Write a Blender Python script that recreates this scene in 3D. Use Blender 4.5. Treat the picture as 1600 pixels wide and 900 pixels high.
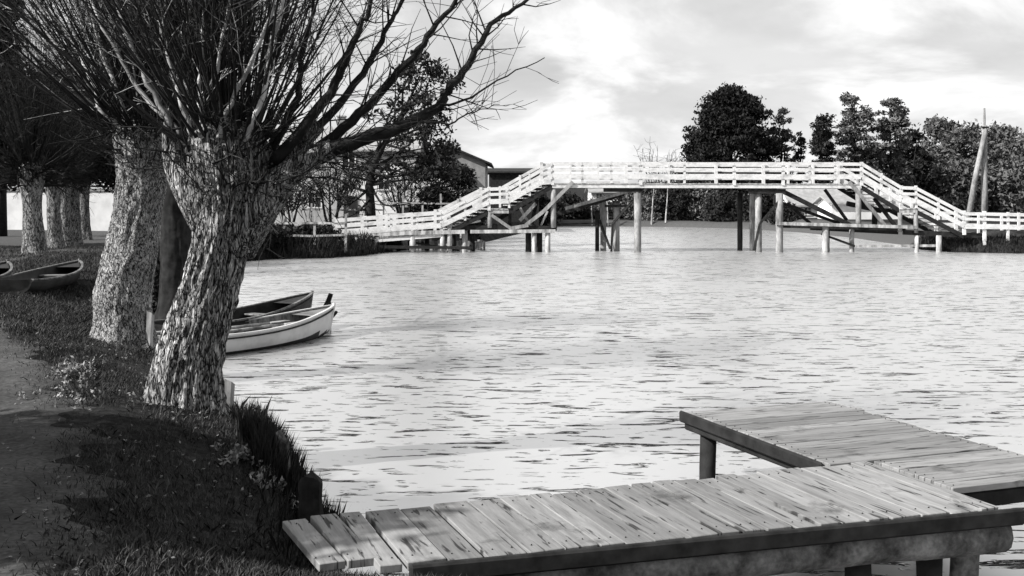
import bpy, bmesh, math, random
import numpy as np
from mathutils import Vector, Matrix, noise

for o in list(bpy.data.objects):
    bpy.data.objects.remove(o)
S = bpy.context.scene
COL = S.collection
R = math.radians

# ------------------------------------------------------------------ camera
F_PX, HOR, CAMZ = 1715.0, 312.0, 2.5          # photo pixels (1600 wide), horizon row, eye height over the water
cam_d = bpy.data.cameras.new('camera')
cam = bpy.data.objects.new('camera', cam_d)
COL.objects.link(cam)
cam.location = (0, 0, CAMZ)
cam.rotation_euler = (R(90), 0, 0)
cam_d.sensor_width = 36.0
cam_d.lens = 36.0 * F_PX / 1600.0
cam_d.shift_y = -(450.0 - HOR) / 1600.0
cam_d.clip_end = 3000
S.camera = cam

# ------------------------------------------------------------------ sky and sun
SUN_EL, SUN_AZ_VEC = 36.0, (-0.88, -0.42)      # direction towards the sun (ground plane)
sun_az = math.atan2(SUN_AZ_VEC[0], SUN_AZ_VEC[1])
W = bpy.data.worlds.new('World')
S.world = W
W.use_nodes = True
nt = W.node_tree
for n in list(nt.nodes):
    nt.nodes.remove(n)
N = nt.nodes.new
L = nt.links.new
out = N('ShaderNodeOutputWorld')
bg = N('ShaderNodeBackground')
bg.inputs['Strength'].default_value = 0.1
L(bg.outputs[0], out.inputs[0])
sky = N('ShaderNodeTexSky')
sky.sky_type = 'NISHITA'
sky.sun_disc = False
sky.sun_elevation = R(SUN_EL)
sky.sun_rotation = sun_az
bw = N('ShaderNodeRGBToBW')                    # black-and-white photograph
L(sky.outputs[0], bw.inputs[0])
tc = N('ShaderNodeTexCoord')
sep = N('ShaderNodeSeparateXYZ')
L(tc.outputs['Generated'], sep.inputs[0])
ad = N('ShaderNodeMath'); ad.operation = 'ADD'; ad.inputs[1].default_value = 0.30
ab = N('ShaderNodeMath'); ab.operation = 'ABSOLUTE'
L(sep.outputs[2], ab.inputs[0]); L(ab.outputs[0], ad.inputs[0])
dx = N('ShaderNodeMath'); dx.operation = 'DIVIDE'
dy = N('ShaderNodeMath'); dy.operation = 'DIVIDE'
L(sep.outputs[0], dx.inputs[0]); L(ad.outputs[0], dx.inputs[1])
L(sep.outputs[1], dy.inputs[0]); L(ad.outputs[0], dy.inputs[1])
cmb = N('ShaderNodeCombineXYZ')
L(dx.outputs[0], cmb.inputs[0]); L(dy.outputs[0], cmb.inputs[1])
cmb.inputs[2].default_value = 3.1
cn = N('ShaderNodeTexNoise')
cn.inputs['Scale'].default_value = 2.3
cn.inputs['Detail'].default_value = 8
cn.inputs['Roughness'].default_value = 0.56
cn.inputs['Distortion'].default_value = 0.35
L(cmb.outputs[0], cn.inputs['Vector'])
cr = N('ShaderNodeMapRange')
cr.interpolation_type = 'SMOOTHSTEP'
cr.inputs['From Min'].default_value = 0.45
cr.inputs['From Max'].default_value = 0.66
L(cn.outputs['Fac'], cr.inputs['Value'])
cn2 = N('ShaderNodeTexNoise')                  # thinner veil between the heaps of cloud
cn2.inputs['Scale'].default_value = 3.4
cn2.inputs['Detail'].default_value = 6
L(cmb.outputs[0], cn2.inputs['Vector'])
veil = N('ShaderNodeMapRange')
veil.inputs['From Min'].default_value = 0.3; veil.inputs['From Max'].default_value = 0.7
veil.inputs['To Min'].default_value = 2.7; veil.inputs['To Max'].default_value = 3.9
L(cn2.outputs['Fac'], veil.inputs['Value'])
mx0 = N('ShaderNodeMix'); mx0.data_type = 'FLOAT'; mx0.inputs[0].default_value = 0.75
L(bw.outputs[0], mx0.inputs[2]); L(veil.outputs[0], mx0.inputs[3])
mx1 = N('ShaderNodeMix'); mx1.data_type = 'FLOAT'
L(cr.outputs[0], mx1.inputs[0]); L(mx0.outputs[0], mx1.inputs[2])
mx1.inputs[3].default_value = 5.6
L(mx1.outputs[0], bg.inputs['Color'])

sd = bpy.data.lights.new('sun', 'SUN')
sd.energy = 4.5
sd.angle = R(0.5)
sd.color = (1.0, 0.985, 0.965)
sun = bpy.data.objects.new('sun', sd)
COL.objects.link(sun)
hv = Vector(SUN_AZ_VEC).normalized()
sv = Vector((hv.x * math.cos(R(SUN_EL)), hv.y * math.cos(R(SUN_EL)), math.sin(R(SUN_EL))))
sun.rotation_euler = sv.to_track_quat('Z', 'Y').to_euler()
sun.location = (-30, -20, 40)

S.view_settings.view_transform = 'Standard'
S.view_settings.look = 'None'
S.view_settings.exposure = 1.0
S.view_settings.gamma = 1.0
S.render.engine = 'CYCLES'
S.render.resolution_x, S.render.resolution_y = 1024, 576

# ------------------------------------------------------------------ helpers
def P(px, py, Y):
    """Photo pixel at distance Y -> point."""
    return Vector(((px - 800) * Y / F_PX, Y, CAMZ - (py - HOR) * Y / F_PX))

def tag(o, label=None, cat=None, group=None, kind=None):
    if label: o['label'] = label
    if cat: o['category'] = cat
    if group: o['group'] = group
    if kind: o['kind'] = kind
    return o

def empty(name, loc=(0, 0, 0), rz=0.0):
    o = bpy.data.objects.new(name, None)
    o.empty_display_size = 0.2
    o.location = loc
    o.rotation_euler = (0, 0, rz)
    COL.objects.link(o)
    return o

def link(name, me, mat, parent=None):
    o = bpy.data.objects.new(name, me)
    COL.objects.link(o)
    if mat and not me.materials:
        me.materials.append(mat)
    if parent:
        o.parent = parent
        # geometry is written in world space: undo the parent's placement
        o.matrix_parent_inverse = Matrix.LocRotScale(parent.location, parent.rotation_euler, None).inverted()
    return o

class MB:
    def __init__(s):
        s.v = []; s.f = []
    def add(s, vs, fs):
        b = len(s.v)
        s.v.extend(vs)
        s.f.extend([tuple(i + b for i in f) for f in fs])
        return s
    def box(s, c, size, rot=None):
        hx, hy, hz = size[0] / 2, size[1] / 2, size[2] / 2
        vs = [Vector((x, y, z)) for z in (-hz, hz) for y in (-hy, hy) for x in (-hx, hx)]
        if rot is not None:
            vs = [rot @ v for v in vs]
        vs = [v + Vector(c) for v in vs]
        return s.add(vs, [(0, 2, 3, 1), (4, 5, 7, 6), (0, 1, 5, 4), (2, 6, 7, 3), (0, 4, 6, 2), (1, 3, 7, 5)])
    def beam(s, a, b, w, h, up=(0, 0, 1)):
        """w across, h along 'up'."""
        a, b = Vector(a), Vector(b)
        d = b - a
        x = d.normalized()
        y = Vector(up).cross(x)
        if y.length < 1e-4: y = Vector((1, 0, 0)).cross(x)
        y.normalize()
        z = x.cross(y)
        rot = Matrix((x, y, z)).transposed()
        return s.box((a + b) / 2, (d.length, w, h), rot)
    def tube(s, pts, rads, sides=6, cap=True):
        pts = [Vector(p) for p in pts]
        n = len(pts)
        ref = Vector((0.31, 0.95, 0.05))
        vs = []
        for i, p in enumerate(pts):
            t = (pts[min(i + 1, n - 1)] - pts[max(i - 1, 0)])
            if t.length < 1e-6: t = Vector((0, 0, 1))
            t.normalize()
            u = t.cross(ref)
            if u.length < 0.05: u = t.cross(Vector((1, 0, 0)))
            u.normalize(); w = t.cross(u)
            for k in range(sides):
                a = 2 * math.pi * k / sides
                vs.append(p + (u * math.cos(a) + w * math.sin(a)) * rads[i])
        fs = []
        for i in range(n - 1):
            for k in range(sides):
                k2 = (k + 1) % sides
                fs.append((i * sides + k, i * sides + k2, (i + 1) * sides + k2, (i + 1) * sides + k))
        if cap:
            fs.append(tuple(range(sides - 1, -1, -1)))
            fs.append(tuple((n - 1) * sides + k for k in range(sides)))
        return s.add(vs, fs)
    def build(s, name, mat, parent=None, smooth=False, bevel=0.0):
        me = bpy.data.meshes.new(name)
        me.from_pydata([tuple(v) for v in s.v], [], s.f)
        if bevel > 0:
            bm = bmesh.new(); bm.from_mesh(me)
            bmesh.ops.recalc_face_normals(bm, faces=bm.faces)
            bmesh.ops.bevel(bm, geom=list(bm.edges), offset=bevel, segments=1, affect='EDGES', profile=0.6)
            bm.to_mesh(me); bm.free()
        if smooth:
            me.polygons.foreach_set('use_smooth', [True] * len(me.polygons))
        me.update()
        return link(name, me, mat, parent)

def np_mesh(name, verts, faces, mat, parent=None, smooth=False):
    """verts (n,3), faces (m,k) arrays of one polygon size."""
    me = bpy.data.meshes.new(name)
    m, k = faces.shape
    me.vertices.add(len(verts)); me.vertices.foreach_set('co', np.asarray(verts, np.float32).ravel())
    me.loops.add(m * k); me.loops.foreach_set('vertex_index', faces.astype(np.int32).ravel())
    me.polygons.add(m)
    me.polygons.foreach_set('loop_start', np.arange(0, m * k, k, dtype=np.int32))
    me.polygons.foreach_set('loop_total', np.full(m, k, np.int32))
    if smooth: me.polygons.foreach_set('use_smooth', np.ones(m, bool))
    me.update(calc_edges=True); me.validate()
    return link(name, me, mat, parent)

# ------------------------------------------------------------------ materials (all neutral: the photograph is black and white)
def g(v): return (v, v, v, 1.0)

def new_mat(name, rough=0.8, spec=0.3):
    m = bpy.data.materials.new(name)
    m.use_nodes = True
    b = m.node_tree.nodes['Principled BSDF']
    b.inputs['Roughness'].default_value = rough
    b.inputs['Specular IOR Level'].default_value = spec
    return m, m.node_tree, b

def noise_mat(name, lo, hi, scale=4.0, stretch=(1, 1, 1), fmin=0.35, fmax=0.65, rough=0.85, bump=0.0, bdist=0.02, detail=6, spec=0.2, coord='Object', fine=None):
    m, t, b = new_mat(name, rough, spec)
    c = t.nodes.new('ShaderNodeTexCoord')
    mp = t.nodes.new('ShaderNodeMapping'); mp.inputs['Scale'].default_value = stretch
    n = t.nodes.new('ShaderNodeTexNoise'); n.inputs['Scale'].default_value = scale; n.inputs['Detail'].default_value = detail
    n.inputs['Roughness'].default_value = 0.62
    r = t.nodes.new('ShaderNodeMapRange')
    r.inputs['From Min'].default_value = fmin; r.inputs['From Max'].default_value = fmax
    r.inputs['To Min'].default_value = lo; r.inputs['To Max'].default_value = hi
    t.links.new(c.outputs[coord], mp.inputs[0]); t.links.new(mp.outputs[0], n.inputs['Vector'])
    t.links.new(n.outputs['Fac'], r.inputs['Value'])
    val = r.outputs[0]
    if fine:
        n2 = t.nodes.new('ShaderNodeTexNoise'); n2.inputs['Scale'].default_value = fine[0]; n2.inputs['Detail'].default_value = 4
        r2 = t.nodes.new('ShaderNodeMapRange')
        r2.inputs['From Min'].default_value = 0.3; r2.inputs['From Max'].default_value = 0.7
        r2.inputs['To Min'].default_value = fine[1]; r2.inputs['To Max'].default_value = fine[2]
        mu = t.nodes.new('ShaderNodeMath'); mu.operation = 'MULTIPLY'
        t.links.new(mp.outputs[0], n2.inputs['Vector']); t.links.new(n2.outputs['Fac'], r2.inputs['Value'])
        t.links.new(val, mu.inputs[0]); t.links.new(r2.outputs[0], mu.inputs[1])
        val = mu.outputs[0]
    t.links.new(val, b.inputs['Base Color'])
    if bump:
        bp = t.nodes.new('ShaderNodeBump'); bp.inputs['Strength'].default_value = bump; bp.inputs['Distance'].default_value = bdist
        t.links.new(n.outputs['Fac'], bp.inputs['Height']); t.links.new(bp.outputs[0], b.inputs['Normal'])
    return m

def leaf_mat(name, lo, hi, scale=0.6):
    m, t, b = new_mat(name, 0.7, 0.15)
    geo = t.nodes.new('ShaderNodeNewGeometry')
    c = t.nodes.new('ShaderNodeTexCoord')
    n = t.nodes.new('ShaderNodeTexNoise'); n.inputs['Scale'].default_value = scale; n.inputs['Detail'].default_value = 3
    t.links.new(c.outputs['Object'], n.inputs['Vector'])
    a = t.nodes.new('ShaderNodeMath'); a.operation = 'ADD'
    t.links.new(n.outputs['Fac'], a.inputs[0]); t.links.new(geo.outputs['Random Per Island'], a.inputs[1])
    r = t.nodes.new('ShaderNodeMapRange')
    r.inputs['From Min'].default_value = 0.45; r.inputs['From Max'].default_value = 1.5
    r.inputs['To Min'].default_value = lo; r.inputs['To Max'].default_value = hi
    t.links.new(a.outputs[0], r.inputs['Value']); t.links.new(r.outputs[0], b.inputs['Base Color'])
    return m

def bark_mat(name, lo, hi, zs=0.22, scale=18.0, bump=1.0, cut=(0.01, 0.08)):
    """Furrowed bark: ragged black furrows between pale ridges, drawn out along the stem."""
    m, t, b = new_mat(name, 0.92, 0.1)
    c = t.nodes.new('ShaderNodeTexCoord')
    mp = t.nodes.new('ShaderNodeMapping'); mp.inputs['Scale'].default_value = (1, 1, zs)
    t.links.new(c.outputs['Object'], mp.inputs[0])
    def nz(sc, det, dist, a, b_, lo_, hi_, vec):
        n = t.nodes.new('ShaderNodeTexNoise'); n.inputs['Scale'].default_value = sc; n.inputs['Detail'].default_value = det
        n.inputs['Distortion'].default_value = dist; n.inputs['Roughness'].default_value = 0.6
        r = t.nodes.new('ShaderNodeMapRange'); r.inputs['From Min'].default_value = a; r.inputs['From Max'].default_value = b_
        r.inputs['To Min'].default_value = lo_; r.inputs['To Max'].default_value = hi_
        t.links.new(vec, n.inputs['Vector']); t.links.new(n.outputs['Fac'], r.inputs['Value']); return r.outputs[0]
    def mul(a, b_):
        q = t.nodes.new('ShaderNodeMath'); q.operation = 'MULTIPLY'; t.links.new(a, q.inputs[0]); t.links.new(b_, q.inputs[1]); return q.outputs[0]
    # furrows follow the level lines of a drawn-out noise, so they join and branch
    def veins(sc, dist, w0, w1, off):
        n = t.nodes.new('ShaderNodeTexNoise'); n.inputs['Scale'].default_value = sc; n.inputs['Detail'].default_value = 2.5
        n.inputs['Distortion'].default_value = dist; n.inputs['Roughness'].default_value = 0.55
        mv = t.nodes.new('ShaderNodeVectorMath'); mv.operation = 'ADD'; mv.inputs[1].default_value = (off, off * .7, off * .3)
        t.links.new(mp.outputs[0], mv.inputs[0]); t.links.new(mv.outputs[0], n.inputs['Vector'])
        sb_ = t.nodes.new('ShaderNodeMath'); sb_.operation = 'SUBTRACT'; sb_.inputs[1].default_value = 0.5
        ab_ = t.nodes.new('ShaderNodeMath'); ab_.operation = 'ABSOLUTE'
        r = t.nodes.new('ShaderNodeMapRange'); r.inputs['From Min'].default_value = w0; r.inputs['From Max'].default_value = w1
        t.links.new(n.outputs['Fac'], sb_.inputs[0]); t.links.new(sb_.outputs[0], ab_.inputs[0]); t.links.new(ab_.outputs[0], r.inputs['Value']); return r.outputs[0]
    f1 = mul(veins(scale * .5, 0.5, cut[0], cut[1], 0.0), veins(scale * .8, 0.5, cut[0] * .8, cut[1] * .9, 7.3))
    f2 = nz(scale * 1.9, 5, 0.4, 0.33, 0.56, 0.4, 1, mp.outputs[0])
    f3 = nz(2.2, 3, 0.3, 0.3, 0.7, 0.55, 1.0, c.outputs['Object'])
    furrow = mul(f1, f2); col = mul(furrow, f3)
    o = t.nodes.new('ShaderNodeMapRange'); o.inputs['To Min'].default_value = lo; o.inputs['To Max'].default_value = hi
    t.links.new(col, o.inputs['Value']); t.links.new(o.outputs[0], b.inputs['Base Color'])
    bp = t.nodes.new('ShaderNodeBump'); bp.inputs['Strength'].default_value = bump; bp.inputs['Distance'].default_value = 0.025
    t.links.new(furrow, bp.inputs['Height']); t.links.new(bp.outputs[0], b.inputs['Normal'])
    return m

M = {}
M['bark'] = bark_mat('willow_bark', 0.008, 0.64, 0.16, 40.0, 1.0, (0.008, 0.058))
M['bark_speckled'] = bark_mat('willow_bark_speckled', 0.012, 0.56, 0.38, 44.0, 0.8, (0.006, 0.05))
M['bark_far'] = bark_mat('willow_bark_far', 0.02, 0.38, 0.3, 22.0, 0.6, (0.008, 0.06))
M['twig'] = noise_mat('willow_twig', 0.008, 0.03, 5, rough=0.8)
M['shoot'] = noise_mat('sunlit_shoot_bark', 0.04, 0.65, 4.0, (1, 1, 0.5), 0.3, 0.7, rough=0.7)  # sunlight put into the colour: paler bark for the sunlit limbs
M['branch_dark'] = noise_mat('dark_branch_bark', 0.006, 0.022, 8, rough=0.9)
M['white_paint'] = noise_mat('white_paint_weathered', 0.28, 0.56, 1.6, (1, 1, 1.6), 0.28, 0.5, rough=0.7, fine=(9, 0.85, 1.03))
M['pile_pale'] = noise_mat('pale_pile_timber', 0.1, 0.32, 2.5, (1, 1, 0.35), 0.3, 0.6, rough=0.85, fine=(14, 0.6, 1.0))
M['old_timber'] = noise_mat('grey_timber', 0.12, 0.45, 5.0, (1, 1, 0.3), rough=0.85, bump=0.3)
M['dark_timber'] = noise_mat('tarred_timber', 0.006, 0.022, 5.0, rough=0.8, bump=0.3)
M['plank'] = noise_mat('weathered_dock_plank', 0.22, 0.46, 3.0, (1, 9, 1), 0.3, 0.6, rough=0.85, bump=0.35, bdist=0.01, fine=(14, 0.75, 1.0))
M['log'] = noise_mat('weathered_log', 0.03, 0.27, 5.0, (1, 1, 1), 0.3, 0.68, rough=0.9, bump=0.8, bdist=0.03, fine=(30, 0.5, 1.0))
M['path'] = noise_mat('trodden_earth', 0.03, 0.075, 1.6, rough=0.95, bump=0.6, bdist=0.05, fine=(30, 0.45, 1.25))
M['grass_blade'] = leaf_mat('grass_blades', 0.002, 0.075, 1.4)
M['weed'] = leaf_mat('pale_weed', 0.06, 0.26, 3)
M['reed'] = leaf_mat('dark_reed', 0.005, 0.025, 2)
M['evergreen'] = leaf_mat('evergreen_needles', 0.004, 0.016, 0.5)
M['leaf_dark'] = leaf_mat('dark_leaves', 0.005, 0.024, 0.6)
M['leaf_mid'] = leaf_mat('mid_leaves', 0.008, 0.15, 0.5)
M['leaf_misted'] = leaf_mat('misted_forest_leaves', 0.03, 0.13, 0.25)  # mist over the wood put into the leaf colour as grey midtones
M['render_white'] = noise_mat('whitewash', 0.5, 0.65, 1.2, rough=0.9)
M['render_pale'] = noise_mat('stained_whitewash', 0.26, 0.42, 0.8, rough=0.9, fine=(6, 0.8, 1.0))
M['render_grey'] = noise_mat('grey_render', 0.16, 0.24, 1.5, rough=0.9)
M['roof_dark'] = noise_mat('dark_roofing', 0.01, 0.03, 3, rough=0.8)
M['roof_pale'] = noise_mat('pale_roofing', 0.2, 0.3, 2.5, rough=0.85)
M['glass'] = noise_mat('dark_window_glass', 0.01, 0.03, 2, rough=0.1, spec=0.5)
M['boat_white'] = noise_mat('white_boat_paint', 0.4, 0.55, 2.0, (1, 1, 1), 0.3, 0.55, rough=0.45, spec=0.4)
M['boat_dark'] = noise_mat('tarred_boat', 0.008, 0.03, 4, rough=0.6)
M['boat_floor'] = noise_mat('boat_floor_boards', 0.06, 0.22, 6, (1, 4, 1), rough=0.8)

# ground: dark turf with paler tufts, sand at the far shore line
m, t, b = new_mat('turf', 0.95, 0.1)
c = t.nodes.new('ShaderNodeTexCoord')
n1 = t.nodes.new('ShaderNodeTexNoise'); n1.inputs['Scale'].default_value = 0.9; n1.inputs['Detail'].default_value = 5
n2 = t.nodes.new('ShaderNodeTexNoise'); n2.inputs['Scale'].default_value = 14; n2.inputs['Detail'].default_value = 6; n2.inputs['Roughness'].default_value = 0.7
t.links.new(c.outputs['Object'], n1.inputs['Vector']); t.links.new(c.outputs['Object'], n2.inputs['Vector'])
r1 = t.nodes.new('ShaderNodeMapRange'); r1.inputs['From Min'].default_value = 0.35; r1.inputs['From Max'].default_value = 0.68
r1.inputs['To Min'].default_value = 0.003; r1.inputs['To Max'].default_value = 0.04
r2 = t.nodes.new('ShaderNodeMapRange'); r2.inputs['From Min'].default_value = 0.38; r2.inputs['From Max'].default_value = 0.66
r2.inputs['To Min'].default_value = 0.25; r2.inputs['To Max'].default_value = 1.5
t.links.new(n1.outputs['Fac'], r1.inputs['Value']); t.links.new(n2.outputs['Fac'], r2.inputs['Value'])
mu = t.nodes.new('ShaderNodeMath'); mu.operation = 'MULTIPLY'
t.links.new(r1.outputs[0], mu.inputs[0]); t.links.new(r2.outputs[0], mu.inputs[1])
at = t.nodes.new('ShaderNodeAttribute'); at.attribute_name = 'sand'
ms = t.nodes.new('ShaderNodeMapRange'); ms.inputs['From Min'].default_value = 0.3; ms.inputs['From Max'].default_value = 0.7
aa = t.nodes.new('ShaderNodeMath'); aa.operation = 'MULTIPLY_ADD'; aa.inputs[1].default_value = 0.5; 
t.links.new(n1.outputs['Fac'], aa.inputs[0]); 
sb = t.nodes.new('ShaderNodeMath'); sb.operation = 'SUBTRACT'; sb.inputs[1].default_value = 0.25
t.links.new(at.outputs['Fac'], sb.inputs[0]); t.links.new(sb.outputs[0], aa.inputs[2])
t.links.new(aa.outputs[0], ms.inputs['Value'])
mm = t.nodes.new('ShaderNodeMix'); mm.data_type = 'FLOAT'
t.links.new(ms.outputs[0], mm.inputs[0]); t.links.new(mu.outputs[0], mm.inputs[2]); mm.inputs[3].default_value = 0.07
t.links.new(mm.outputs[0], b.inputs['Base Color'])
bp = t.nodes.new('ShaderNodeBump'); bp.inputs['Strength'].default_value = 0.8; bp.inputs['Distance'].default_value = 0.05
t.links.new(n2.outputs['Fac'], bp.inputs['Height']); t.links.new(bp.outputs[0], b.inputs['Normal'])
M['turf'] = m

# water: mirror of the sky at a low glance, dark where a ripple's face turns to the eye (steep Fresnel curve)
m = bpy.data.materials.new('lake_water'); m.use_nodes = True
t = m.node_tree
for n in list(t.nodes): t.nodes.remove(n)
o_ = t.nodes.new('ShaderNodeOutputMaterial')
c = t.nodes.new('ShaderNodeTexCoord')
def wnoise(scale, stretch, detail, lo, hi, seed, rot=0.0):
    mp = t.nodes.new('ShaderNodeMapping'); mp.inputs['Scale'].default_value = stretch; mp.inputs['Location'].default_value = (seed, seed * 1.7, 0)
    mp.inputs['Rotation'].default_value = (0, 0, rot)
    n = t.nodes.new('ShaderNodeTexNoise'); n.inputs['Scale'].default_value = scale; n.inputs['Detail'].default_value = detail
    n.inputs['Distortion'].default_value = 0.6
    r = t.nodes.new('ShaderNodeMapRange'); r.interpolation_type = 'SMOOTHSTEP'
    r.inputs['From Min'].default_value = lo; r.inputs['From Max'].default_value = hi
    t.links.new(c.outputs['Object'], mp.inputs[0]); t.links.new(mp.outputs[0], n.inputs['Vector']); t.links.new(n.outputs['Fac'], r.inputs['Value'])
    return r.outputs[0]
wa = wnoise(1.0, (1.5, 5.2, 1), 3, 0.60, 0.72, 3.0, R(-8))
wb = wnoise(1.0, (3.2, 11.5, 1), 3, 0.62, 0.75, 9.0, R(6))
wc = wnoise(1.0, (0.28, 0.5, 1), 2, 0.36, 0.62, 5.0)
w1 = t.nodes.new('ShaderNodeMath'); w1.operation = 'MULTIPLY_ADD'; w1.inputs[1].default_value = 0.45
t.links.new(wb, w1.inputs[0]); t.links.new(wa, w1.inputs[2])
w2 = t.nodes.new('ShaderNodeMath'); w2.operation = 'MULTIPLY'
wcr = t.nodes.new('ShaderNodeMapRange'); wcr.inputs['To Min'].default_value = 0.12; wcr.inputs['To Max'].default_value = 1.0
t.links.new(wc, wcr.inputs['Value'])
t.links.new(w1.outputs[0], w2.inputs[0]); t.links.new(wcr.outputs[0], w2.inputs[1])
bp = t.nodes.new('ShaderNodeBump'); bp.inputs['Strength'].default_value = 1.0; bp.inputs['Distance'].default_value = 0.25
t.links.new(w2.outputs[0], bp.inputs['Height'])
lw = t.nodes.new('ShaderNodeLayerWeight'); lw.inputs['Blend'].default_value = 0.5
t.links.new(bp.outputs[0], lw.inputs['Normal'])
fr = t.nodes.new('ShaderNodeMapRange'); fr.interpolation_type = 'SMOOTHSTEP'
fr.inputs['From Min'].default_value = 0.50; fr.inputs['From Max'].default_value = 0.66
fr.inputs['To Min'].default_value = 0.03; fr.inputs['To Max'].default_value = 1.0
t.links.new(lw.outputs['Facing'], fr.inputs['Value'])
df = t.nodes.new('ShaderNodeBsdfDiffuse'); df.inputs['Color'].default_value = g(0.01)
gl = t.nodes.new('ShaderNodeBsdfGlossy'); gl.inputs['Color'].default_value = g(1.0); gl.inputs['Roughness'].default_value = 0.3
t.links.new(bp.outputs[0], gl.inputs['Normal'])
silt = t.nodes.new('ShaderNodeBsdfDiffuse'); silt.inputs['Color'].default_value = g(0.42)      # light scattered by the turbid water
mxd = t.nodes.new('ShaderNodeMixShader'); mxd.inputs[0].default_value = 0.22
t.links.new(gl.outputs[0], mxd.inputs[1]); t.links.new(silt.outputs[0], mxd.inputs[2])
mxs = t.nodes.new('ShaderNodeMixShader')
t.links.new(fr.outputs[0], mxs.inputs[0]); t.links.new(df.outputs[0], mxs.inputs[1]); t.links.new(mxd.outputs[0], mxs.inputs[2])
t.links.new(mxs.outputs[0], o_.inputs[0])
M['water'] = m

# ------------------------------------------------------------------ terrain and water
SHORE = np.array([(-1.15, 6.9), (-1.45, 8.4), (-1.75, 9.4), (-2.15, 10.4), (-2.75, 11.7), (-3.9, 14.0), (-5.4, 16), (-6.6, 18.5),
    (-7.8, 22), (-8.9, 28), (-10.2, 37), (-11.2, 44), (-10.2, 46.3), (-8, 47), (-6.8, 49), (-6, 53), (-3.6, 58), (-1.5, 65),
    (0.5, 80), (2.5, 98), (5, 103), (14, 101), (19.5, 94.5), (22, 84), (22.3, 72), (21.5, 60), (20.6, 55), (21.0, 52.2), (24, 50.8),
    (45, 52), (90, 40), (120, 0), (90, -40), (20, -12), (10, 0), (4, 3.6), (1.8, 4.5), (0.9, 5.35), (-0.2, 6.2)], float)

def land_dist(x, y):
    """Signed distance to the shore line, positive on land."""
    x = np.asarray(x, float); y = np.asarray(y, float)
    d2 = np.full(x.shape, 1e18); ins = np.zeros(x.shape, bool)
    n = len(SHORE)
    for i in range(n):
        ax, ay = SHORE[i]; bx, by = SHORE[(i + 1) % n]
        ex, ey = bx - ax, by - ay
        tt = np.clip(((x - ax) * ex + (y - ay) * ey) / (ex * ex + ey * ey), 0, 1)
        d2 = np.minimum(d2, (x - ax - tt * ex) ** 2 + (y - ay - tt * ey) ** 2)
        cond = ((ay > y) != (by > y))
        with np.errstate(divide='ignore', invalid='ignore'):
            xi = ax + (y - ay) * ex / (ey if ey != 0 else 1e-9)
        ins ^= cond & (x < xi)
    d = np.sqrt(d2)
    return np.where(ins, -d, d)

def sm(v): 
    v = np.clip(v, 0, 1); return v * v * (3 - 2 * v)

def wob(x, y):
    return (np.sin(x * 1.7 + 0.8 * np.sin(y * 1.1)) * np.cos(y * 1.3 + 0.5 * np.sin(x * 0.9)) * 0.6
            + np.sin(x * 4.1 + y * 2.3) * np.cos(y * 3.7 - x * 1.9) * 0.3 + np.sin(x * 9.3 - y * 5.1) * np.sin(y * 8.7 + x * 3.3) * 0.18)

def height(x, y):
    x = np.asarray(x, float); y = np.asarray(y, float)
    d = land_dist(x, y)
    near = 1 - sm((y - 38) / 8)
    land = 0.44 * sm(d / 0.45) + (0.10 + 0.24 * near) * sm(d / 1.8) + 0.28 * sm((d - 5) / 22)
    land = land + 0.05 * wob(x, y) * sm(d / 1.0) * np.clip(1.2 - y / 60, 0.3, 1)
    land = land + 0.45 * sm((x - 19) / 5) * sm((d - 0.8) / 2.0) * sm((y - 45) / 5)
    land = land + 0.07 * np.exp(-(((x + .35) / .75) ** 2 + ((y - 5.2) / .5) ** 2)) * sm(d / .3)
    land = land - 0.2 * np.exp(-(((x + 1.0) / .7) ** 2 + ((y - 6.2) / .6) ** 2))
    wet = np.maximum(d * 0.7, -1.2)
    return np.where(d > 0, land, wet)

def zat(x, y): return float(height(np.array([x]), np.array([y]))[0])

def axis(parts):
    a = []
    for lo, hi, st in parts: a.extend(np.arange(lo, hi, st))
    a.append(parts[-1][1]); return np.array(a)
xs = axis([(-900, -120, 60), (-120, -30, 4), (-30, -9, 0.6), (-9, 3, 0.09), (3, 30, 0.6), (30, 130, 4), (130, 900, 70)])
ys = axis([(-120, -8, 7), (-8, 3, 0.5), (3, 18, 0.09), (18, 24, 0.25), (24, 110, 0.7), (110, 200, 6), (200, 1500, 90)])
gx, gy = np.meshgrid(xs, ys)
gz = height(gx, gy)
far_rise = sm((gy - 130) / 300) * 6
gz = gz + far_rise
verts = np.stack([gx.ravel(), gy.ravel(), gz.ravel()], 1)
nx, ny = len(xs), len(ys)
ii = (np.arange(ny - 1)[:, None] * nx + np.arange(nx - 1)[None, :]).ravel()
faces = np.stack([ii, ii + 1, ii + nx + 1, ii + nx], 1)
ground = np_mesh('ground', verts, faces, M['turf'], smooth=True)
dd = land_dist(gx, gy)
sand = (1 - sm((dd - 1.0) / 3.0)) * sm((gy - 50) / 6) * sm((gx - 2) / 6)
sand = np.maximum(sand, 0.8 * sm((-gx - 11.5) / 3) * sm((gy - 26) / 10) * (1 - sm((gy - 90) / 30)))
a = ground.data.attributes.new('sand', 'FLOAT', 'POINT'); a.data.foreach_set('value', sand.ravel().astype(np.float32))
tag(ground, kind='structure')

wv = np.array([(-200, -100, 0), (300, -100, 0), (300, 140, 0), (-200, 140, 0)], float)
water = np_mesh('water', wv, np.array([[0, 1, 2, 3]]), M['water'])
tag(water, kind='structure')

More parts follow.
